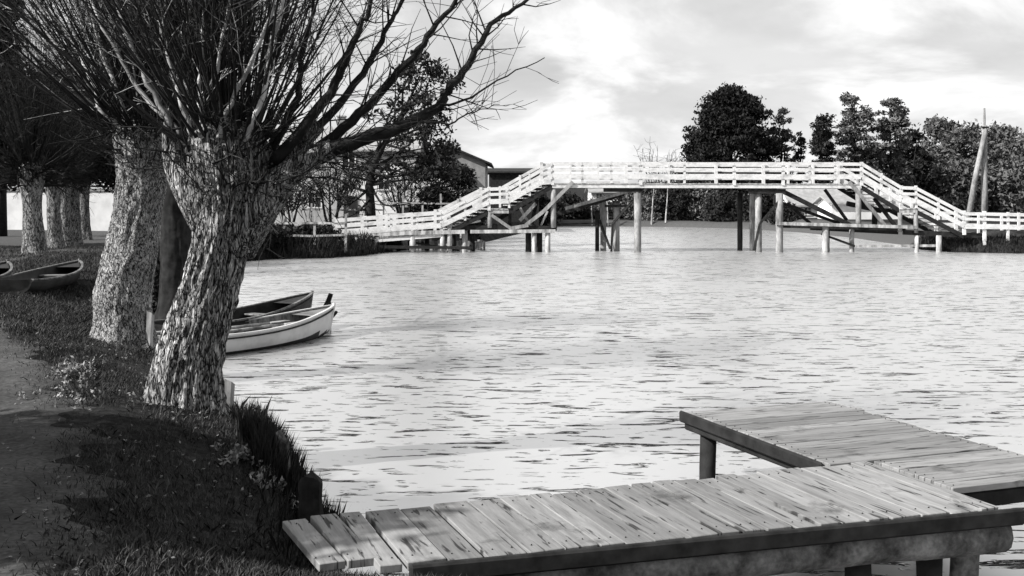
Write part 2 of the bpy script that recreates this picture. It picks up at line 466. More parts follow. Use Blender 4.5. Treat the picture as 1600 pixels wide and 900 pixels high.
# trodden path along the bank
ctr = [(-1.4, 0.0, 1.5), (-2.3, 3.5, 1.5), (-3.0, 6.0, 1.5), (-3.85, 8.0, 1.5), (-4.95, 10.5, 1.3), (-6.8, 14, .9), (-9.6, 19, .6), (-13.0, 26, .5), (-14.7, 34, .5), (-16.2, 44, .5)]
def catmull(pts, n):
    pts = [np.array(p, float) for p in pts]; outp = []
    for i in range(len(pts) - 1):
        p0, p1, p2, p3 = pts[max(i - 1, 0)], pts[i], pts[i + 1], pts[min(i + 2, len(pts) - 1)]
        for k in range(n):
            s = k / n
            outp.append(0.5 * ((2 * p1) + (-p0 + p2) * s + (2 * p0 - 5 * p1 + 4 * p2 - p3) * s * s + (-p0 + 3 * p1 - 3 * p2 + p3) * s ** 3))
    outp.append(pts[-1]); return np.array(outp)
cp = catmull(ctr, 40)
PATHC = cp
tg = np.gradient(cp[:, :2], axis=0); tg /= np.linalg.norm(tg, axis=1)[:, None]
nr = np.stack([tg[:, 1], -tg[:, 0]], 1)
rs = np.linspace(-1, 1, 15); pv = []
for i in range(len(cp)):
    wl = cp[i, 2] * 0.5 * (1 + 0.25 * math.sin(i * 0.31) + 0.12 * math.sin(i * 0.83 + 1))
    wr = cp[i, 2] * 0.5 * (1 + 0.25 * math.sin(i * 0.27 + 2) + 0.12 * math.sin(i * 0.9))
    for s in rs:
        q = cp[i, :2] + nr[i] * (s * (wr if s > 0 else wl))
        pv.append((q[0], q[1], 0.012 * (1 - s * s) + 0.004 if abs(s) < 0.999 else -0.05))
pv = np.array(pv); pv[:, 2] += height(pv[:, 0], pv[:, 1])
k = len(rs); ii = (np.arange(len(cp) - 1)[:, None] * k + np.arange(k - 1)[None, :]).ravel()
path = np_mesh('path', pv, np.stack([ii, ii + 1, ii + k + 1, ii + k], 1), M['path'], smooth=True)
tag(path, kind='structure')

# ------------------------------------------------------------------ foliage and trees
def leaf_cloud(rs_, clumps, n_each, size, flat=0.0):
    """clumps: (x,y,z,rx,ry,rz). Leaf-sized quads through each clump, denser towards its skin."""
    cs = np.array(clumps, float)
    vol = (cs[:, 3] * cs[:, 4] * cs[:, 5]) ** (2 / 3.0)
    cnt = np.maximum(4, (n_each * len(cs) * vol / vol.sum())).astype(int)
    idx = np.repeat(np.arange(len(cs)), cnt)
    n = len(idx)
    d = rs_.normal(size=(n, 3)); d /= np.linalg.norm(d, axis=1)[:, None]
    rad = rs_.uniform(0.1, 1.0, n) ** 0.5 * np.where(rs_.uniform(0, 1, n) < .3, rs_.uniform(1.0, 1.38, n), rs_.uniform(.8, 1.1, n))
    c = cs[idx, :3] + d * cs[idx, 3:6] * rad[:, None]
    u = rs_.normal(size=(n, 3)); u[:, 2] *= (1 - flat); u /= np.linalg.norm(u, axis=1)[:, None]
    w = rs_.normal(size=(n, 3)); w[:, 2] *= (1 - flat)
    w -= (w * u).sum(1)[:, None] * u; w /= np.linalg.norm(w, axis=1)[:, None]
    sz = size * rs_.uniform(0.35, 1.6, n)[:, None]
    v = np.stack([c - u * sz, c - w * sz * 0.45, c + u * sz, c + w * sz * 0.45], 1).reshape(-1, 3)
    f = np.arange(4 * n).reshape(n, 4)
    return v, f

def dome_clumps(rs_, base, h, r, n, cr, z0=0.15, power=1.0):
    """Clump centres filling a dome-shaped crown."""
    out = []
    for _ in range(n):
        zf = rs_.uniform(z0, 1.0)
        lim = r * math.sqrt(max(0.02, 1 - ((zf - z0) / (1 - z0 + 1e-6)) ** (2 * power)))
        a = rs_.uniform(0, 2 * math.pi); rr = lim * math.sqrt(rs_.uniform(0.1, 1)) * rs_.uniform(0.85, 1.08)
        s = cr * rs_.uniform(0.6, 1.3)
        out.append((base[0] + rr * math.cos(a), base[1] + rr * math.sin(a), base[2] + zf * h - s * 0.3, s, s, s * 0.75))
    return out

def simple_tree(name, label, cat, base, h, r, mat, seed, group=None, n_cl=40, cr=1.0, leaves=9000, size=0.2, z0=0.2, power=1.0, trunk_r=0.2, flat=0.0, trunk_mat='branch_dark', limbs=7, boughs=18):
    rs_ = np.random.RandomState(seed)
    t_ = empty(name, base); tag(t_, label, cat, group)
    b = Vector(base)
    mb = MB()
    lean = Vector((rs_.uniform(-.05, .05), rs_.uniform(-.05, .05), 1))
    pts = [b + lean * (h * s) + Vector((0.12 * math.sin(s * 6 + seed), 0, -0.3 if s == 0 else 0)) for s in (0, .15, .3, .5, .7, .9)]
    mb.tube(pts, [trunk_r * 1.3, trunk_r, trunk_r * .85, trunk_r * .6, trunk_r * .35, trunk_r * .12], 8)
    mb.build('trunk', M[trunk_mat], t_, True)
    cl = dome_clumps(rs_, base, h, r, n_cl, cr, z0, power)
    for _ in range(boughs):                                       # longer boughs breaking the outline
        zf = rs_.uniform(z0, .96); lim = r * math.sqrt(max(0.02, 1 - ((zf - z0) / (1 - z0 + 1e-6)) ** (2 * power)))
        a_ = rs_.uniform(0, 2 * math.pi); s_ = cr * rs_.uniform(.5, .95); rr = lim * rs_.uniform(.95, 1.12)
        cl.append((base[0] + rr * math.cos(a_), base[1] + rr * math.sin(a_), base[2] + zf * h, s_, s_, s_ * rs_.uniform(.2, .5)))
    mb = MB()
    for i in range(limbs):
        c_ = cl[rs_.randint(len(cl))]
        s = rs_.uniform(.2, .6)
        p0 = b + lean * (h * s); p1 = Vector(c_[:3])
        mid = (p0 + p1) / 2 + Vector((0, 0, .2))
        mb.tube([p0, mid, p1], [trunk_r * .4, trunk_r * .25, .02], 5)
    if limbs: mb.build('limbs', M[trunk_mat], t_, True)
    v, f = leaf_cloud(rs_, cl, leaves / len(cl), size, flat)
    c_ = np_mesh('crown', v, f, M[mat], t_); tag(c_, kind='stuff')
    return t_

def loft_trunk(prof, Y, seed, nseg=84, nring=150, rough=0.03, mat='bark', roots=0.12, parent=None):
    """prof: (z, x, radius) rings of a leaning trunk; furrowed, with root flare."""
    prof = sorted(prof); zs = np.array([p[0] for p in prof]); cx = np.array([p[1] for p in prof]); rr = np.array([p[2] for p in prof])
    zz = np.linspace(zs[0], zs[-1], nring)
    cxx = np.interp(zz, zs, cx); rrr = np.interp(zz, zs, rr)
    k = np.ones(9) / 9
    pad = lambda q: np.convolve(np.pad(q, 4, mode='edge'), k, 'valid')
    cxx = pad(cxx); r2 = pad(rrr); r2[-6:] = rrr[-6:]
    vs = []
    for i, z in enumerate(zz):
        hrel = (z - zz[0])
        for j in range(nseg):
            a = 2 * math.pi * j / nseg
            ca, sa = math.cos(a), math.sin(a)
            q = Vector((ca * 1.0 + seed, sa * 1.0, z * 0.55))
            big = noise.noise(q * 1.6) * 0.10 + noise.noise(q * 3.3) * 0.06
            fur = abs(noise.noise(Vector((ca * 5.5 + seed, sa * 5.5, z * 2.1))))
            fur += 0.5 * abs(noise.noise(Vector((ca * 11 + seed, sa * 11, z * 4.5))))
            rt = roots * math.exp(-hrel / 0.22) * (0.5 + 0.5 * math.cos(a * 5 + seed + noise.noise(q) * 2))
            r_ = r2[i] * (1 + big) + rt + rough * (0.5 - 1.6 * min(fur, 0.55)) 
            vs.append((cxx[i] + r_ * ca, Y + r_ * sa, z))
    v = np.array(vs)
    I, J = np.meshgrid(np.arange(nring - 1), np.arange(nseg), indexing='ij')
    J2 = (J + 1) % nseg
    f = np.stack([I * nseg + J, I * nseg + J2, (I + 1) * nseg + J2, (I + 1) * nseg + J], -1).reshape(-1, 4)
    o = np_mesh('trunk', v, f, M[mat], parent, True)
    return o

def grow(rnd, p, d, length, segs, up=0.1, wig=0.12):
    pts = [Vector(p)]; d = Vector(d).normalized()
    st = length / segs
    for _ in range(segs):
        d = (d + Vector((rnd.gauss(0, wig), rnd.gauss(0, wig), rnd.gauss(0, wig) + up))).normalized()
        pts.append(pts[-1] + d * st)
    return pts

def taper(r0, r1, n): return [r0 + (r1 - r0) * (i / (n - 1)) ** 0.8 for i in range(n)]

def twiggy(mb, rnd, pts, r0, n, lmin, lmax, sub=2, sides=3):
    """side twigs along a shoot"""
    for _ in range(n):
        s = rnd.uniform(0.2, 0.98) * (len(pts) - 1)
        i = min(int(s), len(pts) - 2); fr_ = s - i
        p = pts[i].lerp(pts[i + 1], fr_)
        t_ = (pts[i + 1] - pts[i]).normalized()
        side = Vector((rnd.gauss(0, 1), rnd.gauss(0, 1), rnd.gauss(0, .5)))
        side = (side - side.dot(t_) * t_).normalized()
        d = (t_ * rnd.uniform(.5, 1.2) + side * rnd.uniform(.5, 1.0)).normalized()
        l = rnd.uniform(lmin, lmax)
        tp = grow(rnd, p, d, l, 3, 0.05, 0.18)
        mb.tube(tp, taper(max(0.0035, r0 * .5), 0.002, 4), sides, False)
        for _k in range(sub):
            j = rnd.randint(1, 2)
            d2 = (tp[j + 1] - tp[j]).normalized() + Vector((rnd.gauss(0, .6), rnd.gauss(0, .6), rnd.gauss(0, .4)))
            mb.tube(grow(rnd, tp[j], d2, l * rnd.uniform(.3, .6), 2, 0.03, 0.2), [0.0035, .003, .002], 3, False)

def willow_head(t_, rnd, head, rad, n, lmin, lmax, spread, rbase, mat='twig', twigs=7, lean=(0, 0), sub=2):
    """Long shoots sprouting from a pollard head."""
    mb = MB()
    for i in range(n):
        a = rnd.uniform(0, 2 * math.pi)
        tilt = abs(rnd.gauss(0, 1)) * spread * 0.55 + 0.05
        tilt = min(tilt, spread * 1.25)
        d = Vector((math.sin(tilt) * math.cos(a) + lean[0], math.sin(tilt) * math.sin(a) + lean[1], math.cos(tilt)))
        p = Vector(head) + Vector((math.cos(a) * rad * math.sin(min(1.4, tilt * 1.3)), math.sin(a) * rad * math.sin(min(1.4, tilt * 1.3)), rad * .5 * math.cos(tilt) - 0.12))
        l = rnd.uniform(lmin, lmax); r0 = rbase * rnd.uniform(.45, 1.3)
        pts = grow(rnd, p, d, l, 8, 0.05, 0.06)
        mb.tube(pts, taper(r0, r0 * .15, 9), 4, False)
        twiggy(mb, rnd, pts, r0 * .5, twigs, .25, .9, sub)
    o = mb.build('shoots', M[mat], t_)
    tag(o, kind='stuff')
    return o

def sprouts(t_, rnd, head, rad, n, lmin, lmax, r, mat='twig', zlo=-.42, droop=.06):
    """Short tangled growth all round a pollard head."""
    mb = MB(); head = Vector(head)
    for _ in range(n):
        a_ = rnd.uniform(0, 2 * math.pi); zz = rnd.uniform(zlo, .25); rr = rad * math.sqrt(max(.2, 1 - max(0, zz) ** 2 * 8))
        p = head + Vector((math.cos(a_) * rr, math.sin(a_) * rr, zz))
        q = grow(rnd, p, (math.cos(a_) * .8 + rnd.gauss(0, .3), math.sin(a_) * .8 + rnd.gauss(0, .3), rnd.uniform(-.3, 1.3)), rnd.uniform(lmin, lmax), 5, droop, .18)
        mb.tube(q, taper(r * rnd.uniform(.5, 1.2), .003, 6), 4, False); twiggy(mb, rnd, q, r * .6, 4, lmin * .35, lmax * .35, 1)
    tag(mb.build('head_sprouts', M[mat], t_), kind='stuff')

def limb(t_, rnd, pts, r0, r1, mat, twigs=10, sides=7, lmax=0.9):
    q = [Vector(x) for x in catmull([tuple(p) for p in pts], 4)]
    q = [v + Vector((rnd.gauss(0, .008), rnd.gauss(0, .008), rnd.gauss(0, .008))) for v in q]
    mb = MB(); mb.tube(q, taper(r0, r1, len(q)), sides)
    mb2 = mb
    twiggy(mb2, rnd, q, min(.02, r0 * .35), twigs, .25, lmax, 2)
    return mb.build('limb', M[mat], t_, True)

# willow with the leaning furrowed trunk, at the water's edge
def prof_px(rows, Y):
    return [(CAMZ + (HOR - y) * Y / F_PX, (c - 800) * Y / F_PX, r) for y, c, r in rows]
Y1 = 10.0
w1_ = empty('pollard_willow', (-2.97, Y1, zat(-2.97, Y1)))
tag(w1_, 'big pollard willow with leaning deeply furrowed trunk on the bank beside the boats', 'tree', 'pollard willows on the bank')
loft_trunk(prof_px([(668, 284, .42), (640, 286, .35), (589, 289, .305), (537, 300, .285), (486, 316, .27), (435, 330, .25), (384, 344, .245), (333, 358, .30),
    (300, 362, .35), (270, 362, .38), (235, 358, .38), (205, 354, .31), (188, 352, .2), (178, 352, .06)], Y1), Y1, 1.3, 130, 240, 0.06, 'bark', 0.13, w1_)
for fk in ([(368, 385, 10.0, .2), (392, 345, 9.95, .19), (418, 308, 9.9, .165), (446, 276, 9.85, .13), (478, 250, 9.82, .105), (520, 232, 9.8, .088)],
           [(325, 350, 9.95, .16), (298, 300, 9.92, .15), (278, 262, 9.9, .12), (268, 228, 9.9, .085), (262, 190, 9.86, .045)],
           [(385, 320, 10.05, .18), (425, 270, 10.05, .14), (460, 232, 10.05, .1), (500, 195, 10.1, .06)],
           [(345, 270, 9.8, .16), (335, 225, 9.72, .12), (325, 190, 9.7, .06)]):
    q = catmull([tuple(P(a, b, c)) + (d,) for a, b, c, d in fk], 5)
    mb = MB(); mb.tube([Vector(p[:3]) for p in q], [p[3] for p in q], 18); mb.build('fork', M['bark'], w1_, True)
rnd = random.Random(5)
right_limbs = [
    ([(405, 318, 9.85), (440, 275, 9.8), (493, 240, 9.8), (550, 223, 9.8), (600, 207, 9.85), (647, 190, 9.9), (683, 167, 10), (700, 140, 10), (725, 112, 10.1), (750, 67, 10.2), (775, 30, 10.3), (817, 3, 10.4), (880, -60, 10.6)], .095, .012),
    ([(440, 275, 9.9), (523, 213, 9.9), (573, 167, 9.9), (613, 123, 9.8), (653, 80, 9.7), (683, 37, 9.7), (710, 0, 9.7), (760, -110, 9.6)], .06, .014),
    ([(425, 262, 10.1), (480, 215, 10.2), (543, 147, 10.4), (583, 87, 10.5), (607, 40, 10.5), (627, 0, 10.6), (670, -120, 10.6)], .055, .012),
    ([(430, 250, 9.8), (480, 190, 9.7), (523, 130, 9.7), (543, 87, 9.6), (563, 40, 9.6), (580, 0, 9.6), (600, -150, 9.6)], .062, .014),
    ([(420, 240, 10.2), (452, 180, 10.3), (467, 127, 10.4), (473, 80, 10.5), (487, 20, 10.6), (495, -150, 10.7)], .05, .012),
    ([(640, 192, 9.9), (690, 165, 9.9), (735, 152, 9.9), (790, 118, 9.9), (850, 92, 9.9)], .018, .004),
    ([(655, 188, 9.9), (700, 195, 9.8), (740, 175, 9.8), (780, 162, 9.8)], .014, .003),
]
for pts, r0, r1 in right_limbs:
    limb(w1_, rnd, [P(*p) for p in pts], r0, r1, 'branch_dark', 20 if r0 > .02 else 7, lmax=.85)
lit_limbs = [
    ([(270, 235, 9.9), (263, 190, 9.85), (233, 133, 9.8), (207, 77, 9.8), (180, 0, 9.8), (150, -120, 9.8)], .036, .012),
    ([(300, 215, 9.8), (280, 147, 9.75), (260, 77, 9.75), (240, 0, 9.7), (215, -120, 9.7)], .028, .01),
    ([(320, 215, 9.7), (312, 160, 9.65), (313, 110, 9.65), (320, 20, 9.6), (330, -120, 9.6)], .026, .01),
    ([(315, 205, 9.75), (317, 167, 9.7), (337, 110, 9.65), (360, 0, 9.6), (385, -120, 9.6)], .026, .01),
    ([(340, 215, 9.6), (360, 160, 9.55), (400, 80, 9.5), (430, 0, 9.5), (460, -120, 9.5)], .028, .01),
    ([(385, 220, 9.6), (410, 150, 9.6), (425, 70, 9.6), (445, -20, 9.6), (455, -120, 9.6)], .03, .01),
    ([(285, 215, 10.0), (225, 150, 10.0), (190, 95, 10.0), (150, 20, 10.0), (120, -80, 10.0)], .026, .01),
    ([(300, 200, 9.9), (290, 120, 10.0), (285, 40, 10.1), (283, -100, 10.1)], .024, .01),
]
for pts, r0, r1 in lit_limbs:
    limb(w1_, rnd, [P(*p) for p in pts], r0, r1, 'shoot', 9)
h1 = P(356, 228, Y1)
willow_head(w1_, rnd, h1, .50, 185, 1.6, 3.6, 0.72, .017, twigs=7, lean=(-.1, 0))
# wisps drooping from the heavy limb
mb = MB()
for _ in range(46):
    s = rnd.uniform(0, 1); p = P(400 + 150 * s, 305 - 85 * s, 9.85 + rnd.uniform(-.25, .25))
    d = Vector((rnd.uniform(.1, .9), rnd.uniform(-.5, .5), rnd.uniform(-.6, .9)))
    q = grow(rnd, p, d, rnd.uniform(.3, .8), 5, rnd.uniform(-.12, .12), .2)
    mb.tube(q, taper(.008, .003, 6), 4, False); twiggy(mb, rnd, q, .008, 4, .1, .35, 1)
tag(mb.build('water_sprouts', M['twig'], w1_), kind='stuff')

sprouts(w1_, rnd, h1, .38, 120, .25, .8, .012)
Y2 = 14.8
w2_ = empty('pollard_willow', (-5.2, Y2, zat(-5.2, Y2)))
tag(w2_, 'pollard willow with thick pale sunlit trunk just behind the big leaning willow', 'tree', 'pollard willows on the bank')
loft_trunk(prof_px([(545, 196, .44), (520, 194, .40), (487, 192, .375), (466, 191, .385), (435, 196, .36), (384, 205, .335), (333, 214, .31), (282, 222, .32),
    (250, 226, .38), (220, 228, .44), (195, 226, .38), (178, 225, .22), (170, 225, .05)], Y2), Y2, 7.7, 96, 170, 0.035, 'bark_speckled', 0.12, w2_)
rnd = random.Random(11)
for pts, r0, r1 in [
    ([(205, 225, 14.6), (180, 195, 14.5), (163, 183, 14.5), (148, 140, 14.5), (127, 90, 14.5), (95, 40, 14.5), (40, -10, 14.5), (-20, -60, 14.5)], .06, .014),
    ([(195, 215, 14.7), (150, 150, 14.7), (110, 100, 14.7), (60, 40, 14.8), (10, 10, 14.8)], .04, .01),
    ([(205, 205, 14.5), (180, 130, 14.4), (150, 50, 14.4), (130, -80, 14.4)], .045, .012),
    ([(225, 195, 14.5), (210, 120, 14.4), (205, 50, 14.4), (195, -80, 14.4)], .045, .012),
    ([(245, 200, 14.5), (265, 120, 14.4), (290, 50, 14.4), (300, -80, 14.4)], .045, .012)]:
    limb(w2_, rnd, [P(*p) for p in pts], r0, r1, 'shoot', 22, lmax=1.3)
willow_head(w2_, rnd, P(225, 205, Y2), .48, 300, 2.0, 4.6, 0.95, .02, twigs=9, lean=(-.12, 0))
sprouts(w2_, rnd, P(225, 215, Y2), .42, 170, .3, 1.0, .014)

Y3 = 19.5
w3_ = empty('pollard_willow', (P(276, 0, Y3).x, Y3, zat(P(276, 0, Y3).x, Y3)))
tag(w3_, 'pollard willow trunk coloured dark for shade, standing in the gap between the two big willows', 'tree', 'pollard willows on the bank')
loft_trunk(prof_px([(500, 278, .36), (470, 277, .31), (400, 276, .27), (330, 275, .26), (280, 276, .3), (240, 277, .4), (215, 277, .34), (200, 277, .06)], Y3), Y3, 3.1, 48, 80, 0.03, 'branch_dark', 0.1, w3_)  # dark bark puts the shade of the gap into the trunk's colour
rnd = random.Random(21)
willow_head(w3_, rnd, P(276, 230, Y3), .5, 220, 1.8, 4.5, 0.9, .024, mat='branch_dark', twigs=8)

# the row of willows farther along the path
for i, (px, Y, r, lab) in enumerate([
        (50, 35, .30, 'distant pollard willow with the thickest trunk at the near end of the row'),
        (84, 39, .24, 'second distant pollard willow in the row along the path'),
        (101, 43, .23, 'middle pollard willow of the distant row of five along the path'),
        (116, 47, .24, 'fourth distant pollard willow in the row, between middle and last'),
        (131, 52, .25, 'last pollard willow of the distant row, beside the whitewashed wall')]):
    x = (px - 800) * Y / F_PX; z = zat(x, Y)
    t_ = empty('pollard_willow', (x, Y, z)); tag(t_, lab, 'tree', 'pollard willows on the bank')
    hz = CAMZ + (HOR - 275) * Y / F_PX
    loft_trunk([(z - .1, x + .1, r * 1.35), (z + .4, x + .05, r * 1.1), (z + 1.4, x, r * .92), (hz - .5, x, r), (hz, x, r * 1.4), (hz + .35, x, r * 1.2), (hz + .5, x, .05)], Y, 4.4 + i, 32, 44, .03, 'bark_far', .08, t_)
    rnd = random.Random(40 + i)
    willow_head(t_, rnd, (x, Y, hz + .3), .5, 150, 2.2, 5.0, 0.9, .035, mat='branch_dark', twigs=6, sub=1)
    sprouts(t_, rnd, (x, Y, hz + .15), r * 1.4, 150, .5, 1.6, .035, 'branch_dark', -.5, -.02)
    if i == 4: limb(t_, rnd, [P(96, 264, Y), P(125, 266, Y), P(160, 262, Y), P(200, 264, Y)], .17, .12, 'branch_dark', 14)

# unseen small dense tree, added left of the picture to cast a shadow across the grass
simple_tree('small_tree', 'unseen small dense tree added beside the path to cast a shadow across the grass', 'tree', (-8.1, 4.5, zat(-8.1, 4.5)), 5.6, 1.9, 'leaf_dark', 77, n_cl=110, cr=.6, leaves=34000, size=.09, z0=.3, power=1.2, trunk_r=.14)

# ------------------------------------------------------------------ grass, reeds, weeds on the near bank
rs_ = np.random.RandomState(3)
def blades(name, pts, hgt, wid, mat, kind='stuff', lean=0.5, top=None):
    n = len(pts)
    a = rs_.uniform(0, 2 * np.pi, n); h_ = hgt * rs_.uniform(.5, 1.4, n)
    side = np.stack([np.cos(a), np.sin(a), np.zeros(n)], 1) * (wid * rs_.uniform(.6, 1.3, n))[:, None]
    ln = np.stack([rs_.normal(0, lean, n), rs_.normal(0, lean, n), np.ones(n)], 1) * h_[:, None]
    mid = pts + ln * [.35, .35, .6]
    v = np.stack([pts - side, pts + side, mid + side * .7, pts + ln, mid - side * .7], 1).reshape(-1, 3)
    f = np.arange(5 * n).reshape(n, 5)
    o = np_mesh(name, v, f, M[mat]); tag(o, kind=kind); return o

def path_clear(x, y):
    d = np.full(x.shape, 9.0)
    for cx_, cy_, w_ in PATHC[::4]:
        d = np.minimum(d, np.hypot(x - cx_, y - cy_) / (w_ * .5))
    return d

U = Vector((math.cos(R(20)), math.sin(R(20)), 0)); V = Vector((-math.sin(R(20)), math.cos(R(20)), 0))
def near_points(n, ylo, yhi, xlo, xhi, dmin=0.05):
    x = rs_.uniform(xlo, xhi, n); y = ylo + (yhi - ylo) * rs_.uniform(0, 1, n) ** 1.3
    d = land_dist(x, y)
    pc = path_clear(x, y)
    u_ = x * U.x + y * U.y; v_ = x * V.x + y * V.y
    dock = (u_ > 1.0) & (v_ > 5.5 - (u_ - 1.2) * .07) & (v_ < 6.7)
    patch = wob(x * .8 + 3, y * .8) + rs_.normal(0, .25, n)
    ok = (d > dmin) & (pc > 0.8 + .25 * rs_.normal(size=n)) & ~dock & (patch > -.35) & (x > -.52 * y - .6)
    x, y = x[ok], y[ok]
    return np.stack([x, y, height(x, y) - .01], 1)
blades('grass', near_points(330000, 3.8, 20, -9, 0.6), .05, .0035, 'grass_blade')
pts = near_points(220000, 14, 44, -24, -3)
blades('long_grass', pts, .075, .007, 'grass_blade')
# rank growth right at the water's edge
x = rs_.uniform(-9, 0.2, 60000); y = rs_.uniform(5.5, 24, 60000); d = land_dist(x, y)
ok = (d > -.12) & (d < .45) & ~((x * U.x + y * U.y > 1.0) & (x * V.x + y * V.y < 6.75))
pts = np.stack([x[ok], y[ok], np.maximum(height(x[ok], y[ok]), -.05)], 1)
tag(blades('bank_sedge', pts, .13, .005, 'reed', lean=.3), kind='stuff')
a_ = rs_.uniform(0, 2 * np.pi, 5200); q_ = np.sqrt(rs_.uniform(0, 1, 5200)); w_ = rs_.choice(3, 5200, p=[.42, .38, .2])
cx_ = np.array([-2.0, -1.72, -1.36])[w_] + np.cos(a_) * q_ * np.array([.26, .22, .13])[w_]; cy_ = np.array([9.1, 8.35, 7.75])[w_] + np.sin(a_) * q_ * .4
pts = np.stack([cx_, cy_, np.maximum(height(cx_, cy_), -.02)], 1)
tag(blades('sedge_tussocks', pts, .26, .007, 'reed', lean=.14), 'tall dark sedge tussocks around the stumps by the dock', 'sedge')
x = rs_.uniform(-1.3, .7, 5000); y = rs_.uniform(4.7, 6.0, 5000); u_ = x * U.x + y * U.y; v_ = x * V.x + y * V.y
ok = (land_dist(x, y) > .02) & (v_ < 5.52 - (u_ - 1.2) * .07)
pts = np.stack([x[ok], y[ok], height(x[ok], y[ok])], 1)
tag(blades('grass_tufts', pts, .05, .003, 'grass_blade', lean=.35), 'longer grass tufts against the front edge of the dock', 'grass')
n_ = 16000; x = rs_.uniform(-9, .4, n_); y = rs_.uniform(4, 22, n_); ok = (land_dist(x, y) > .15) & (x > -.52 * y - .5) & ~((x * U.x + y * U.y > .9) & (x * V.x + y * V.y > 5.3)); x, y = x[ok], y[ok]
cl = np.stack([x, y, height(x, y) + .02, np.full(len(x), .01), np.full(len(x), .01), np.full(len(x), .01)], 1)
v, f = leaf_cloud(rs_, cl[::4], 4, .011, .75)
tag(np_mesh('leaf_litter', v, f, M['weed']), 'scattered pale dead leaves lying in the bank grass', 'leaves', kind='stuff')
# pale weeds
cl = []
for cx_, cy_, n_ in [(-1.95, 8.3, 22), (-1.65, 7.9, 18), (-4.35, 10.9, 18), (-4.1, 9.9, 10), (-3.6, 9.4, 6)]:
    for _ in range(n_):
        xx, yy = cx_ + rs_.normal(0, .14), cy_ + rs_.normal(0, .2)
        if land_dist(np.array([xx]), np.array([yy]))[0] > .05: cl.append((xx, yy, zat(xx, yy) + .06, .05, .05, .05))
v, f = leaf_cloud(rs_, cl, 22, .02)
tag(np_mesh('pale_weeds', v, f, M['weed']), kind='stuff')
for nm, lab, cat in [('grass', 'short dark grass covering the near bank', 'grass'), ('long_grass', 'longer grass on the bank past the willows', 'grass'),
                     ('bank_sedge', 'dark rank sedge fringing the near water edge', 'sedge'), ('pale_weeds', 'pale leafy weeds in the grass by the bank', 'weeds')]:
    tag(bpy.data.objects[nm], lab, cat)

# ------------------------------------------------------------------ dock (built in its own frame: x along the walkway, y across it)
def plank_mat(name, stretch):
    m = noise_mat(name, 0.17, 0.27, 1.6, stretch, 0.3, 0.6, rough=0.85, bump=0.3, bdist=0.008, fine=(9, 0.85, 1.0))
    t = m.node_tree; b = t.nodes['Principled BSDF']
    src = b.inputs['Base Color'].links[0].from_socket
    oi = t.nodes.new('ShaderNodeObjectInfo')
    r = t.nodes.new('ShaderNodeMapRange'); r.inputs['To Min'].default_value = 0.66; r.inputs['To Max'].default_value = 1.1
    t.links.new(oi.outputs['Random'], r.inputs['Value'])
    # blackened damp patches with their own outline
    c = t.nodes.new('ShaderNodeTexCoord')
    n = t.nodes.new('ShaderNodeTexNoise'); n.inputs['Scale'].default_value = 1.5; n.inputs['Detail'].default_value = 7; n.inputs['Roughness'].default_value = .7
    t.links.new(c.outputs['Object'], n.inputs['Vector'])
    d = t.nodes.new('ShaderNodeMapRange'); d.inputs['From Min'].default_value = 0.28; d.inputs['From Max'].default_value = 0.42
    d.inputs['To Min'].default_value = 0.25; d.inputs['To Max'].default_value = 1.0
    t.links.new(n.outputs['Fac'], d.inputs['Value'])
    m1 = t.nodes.new('ShaderNodeMath'); m1.operation = 'MULTIPLY'; m2 = t.nodes.new('ShaderNodeMath'); m2.operation = 'MULTIPLY'
    t.links.new(src, m1.inputs[0]); t.links.new(r.outputs[0], m1.inputs[1])
    t.links.new(m1.outputs[0], m2.inputs[0]); t.links.new(d.outputs[0], m2.inputs[1])
    # drying cracks along the grain
    mp = t.nodes.new('ShaderNodeMapping'); mp.inputs['Scale'].default_value = (stretch[0] * 2.2, stretch[1] * 2.2, 1)
    n3 = t.nodes.new('ShaderNodeTexNoise'); n3.inputs['Scale'].default_value = 1.3; n3.inputs['Detail'].default_value = 5; n3.inputs['Distortion'].default_value = .4
    t.links.new(c.outputs['Object'], mp.inputs[0]); t.links.new(mp.outputs[0], n3.inputs['Vector'])
    d3 = t.nodes.new('ShaderNodeMapRange'); d3.inputs['From Min'].default_value = 0.35; d3.inputs['From Max'].default_value = 0.41
    d3.inputs['To Min'].default_value = 0.22; d3.inputs['To Max'].default_value = 1.0
    t.links.new(n3.outputs['Fac'], d3.inputs['Value'])
    m3 = t.nodes.new('ShaderNodeMath'); m3.operation = 'MULTIPLY'
    t.links.new(m2.outputs[0], m3.inputs[0]); t.links.new(d3.outputs[0], m3.inputs[1])
    t.links.new(m3.outputs[0], b.inputs['Base Color'])
    return m
M['plank_v'] = plank_mat('dock_plank_across', (12, 1, 4))
M['plank_u'] = plank_mat('dock_plank_along', (1, 12, 4))
DZ = 0.60
dock = empty('dock', (0, 0, 0), R(20))
tag(dock, 'weathered plank dock with walkway and jutting platform over the water', 'dock')
def local(o): o.parent = dock; return o
rnd = random.Random(8)
vf = lambda u: 5.60 - (u - 1.2) * 0.07
NAILS = MB()
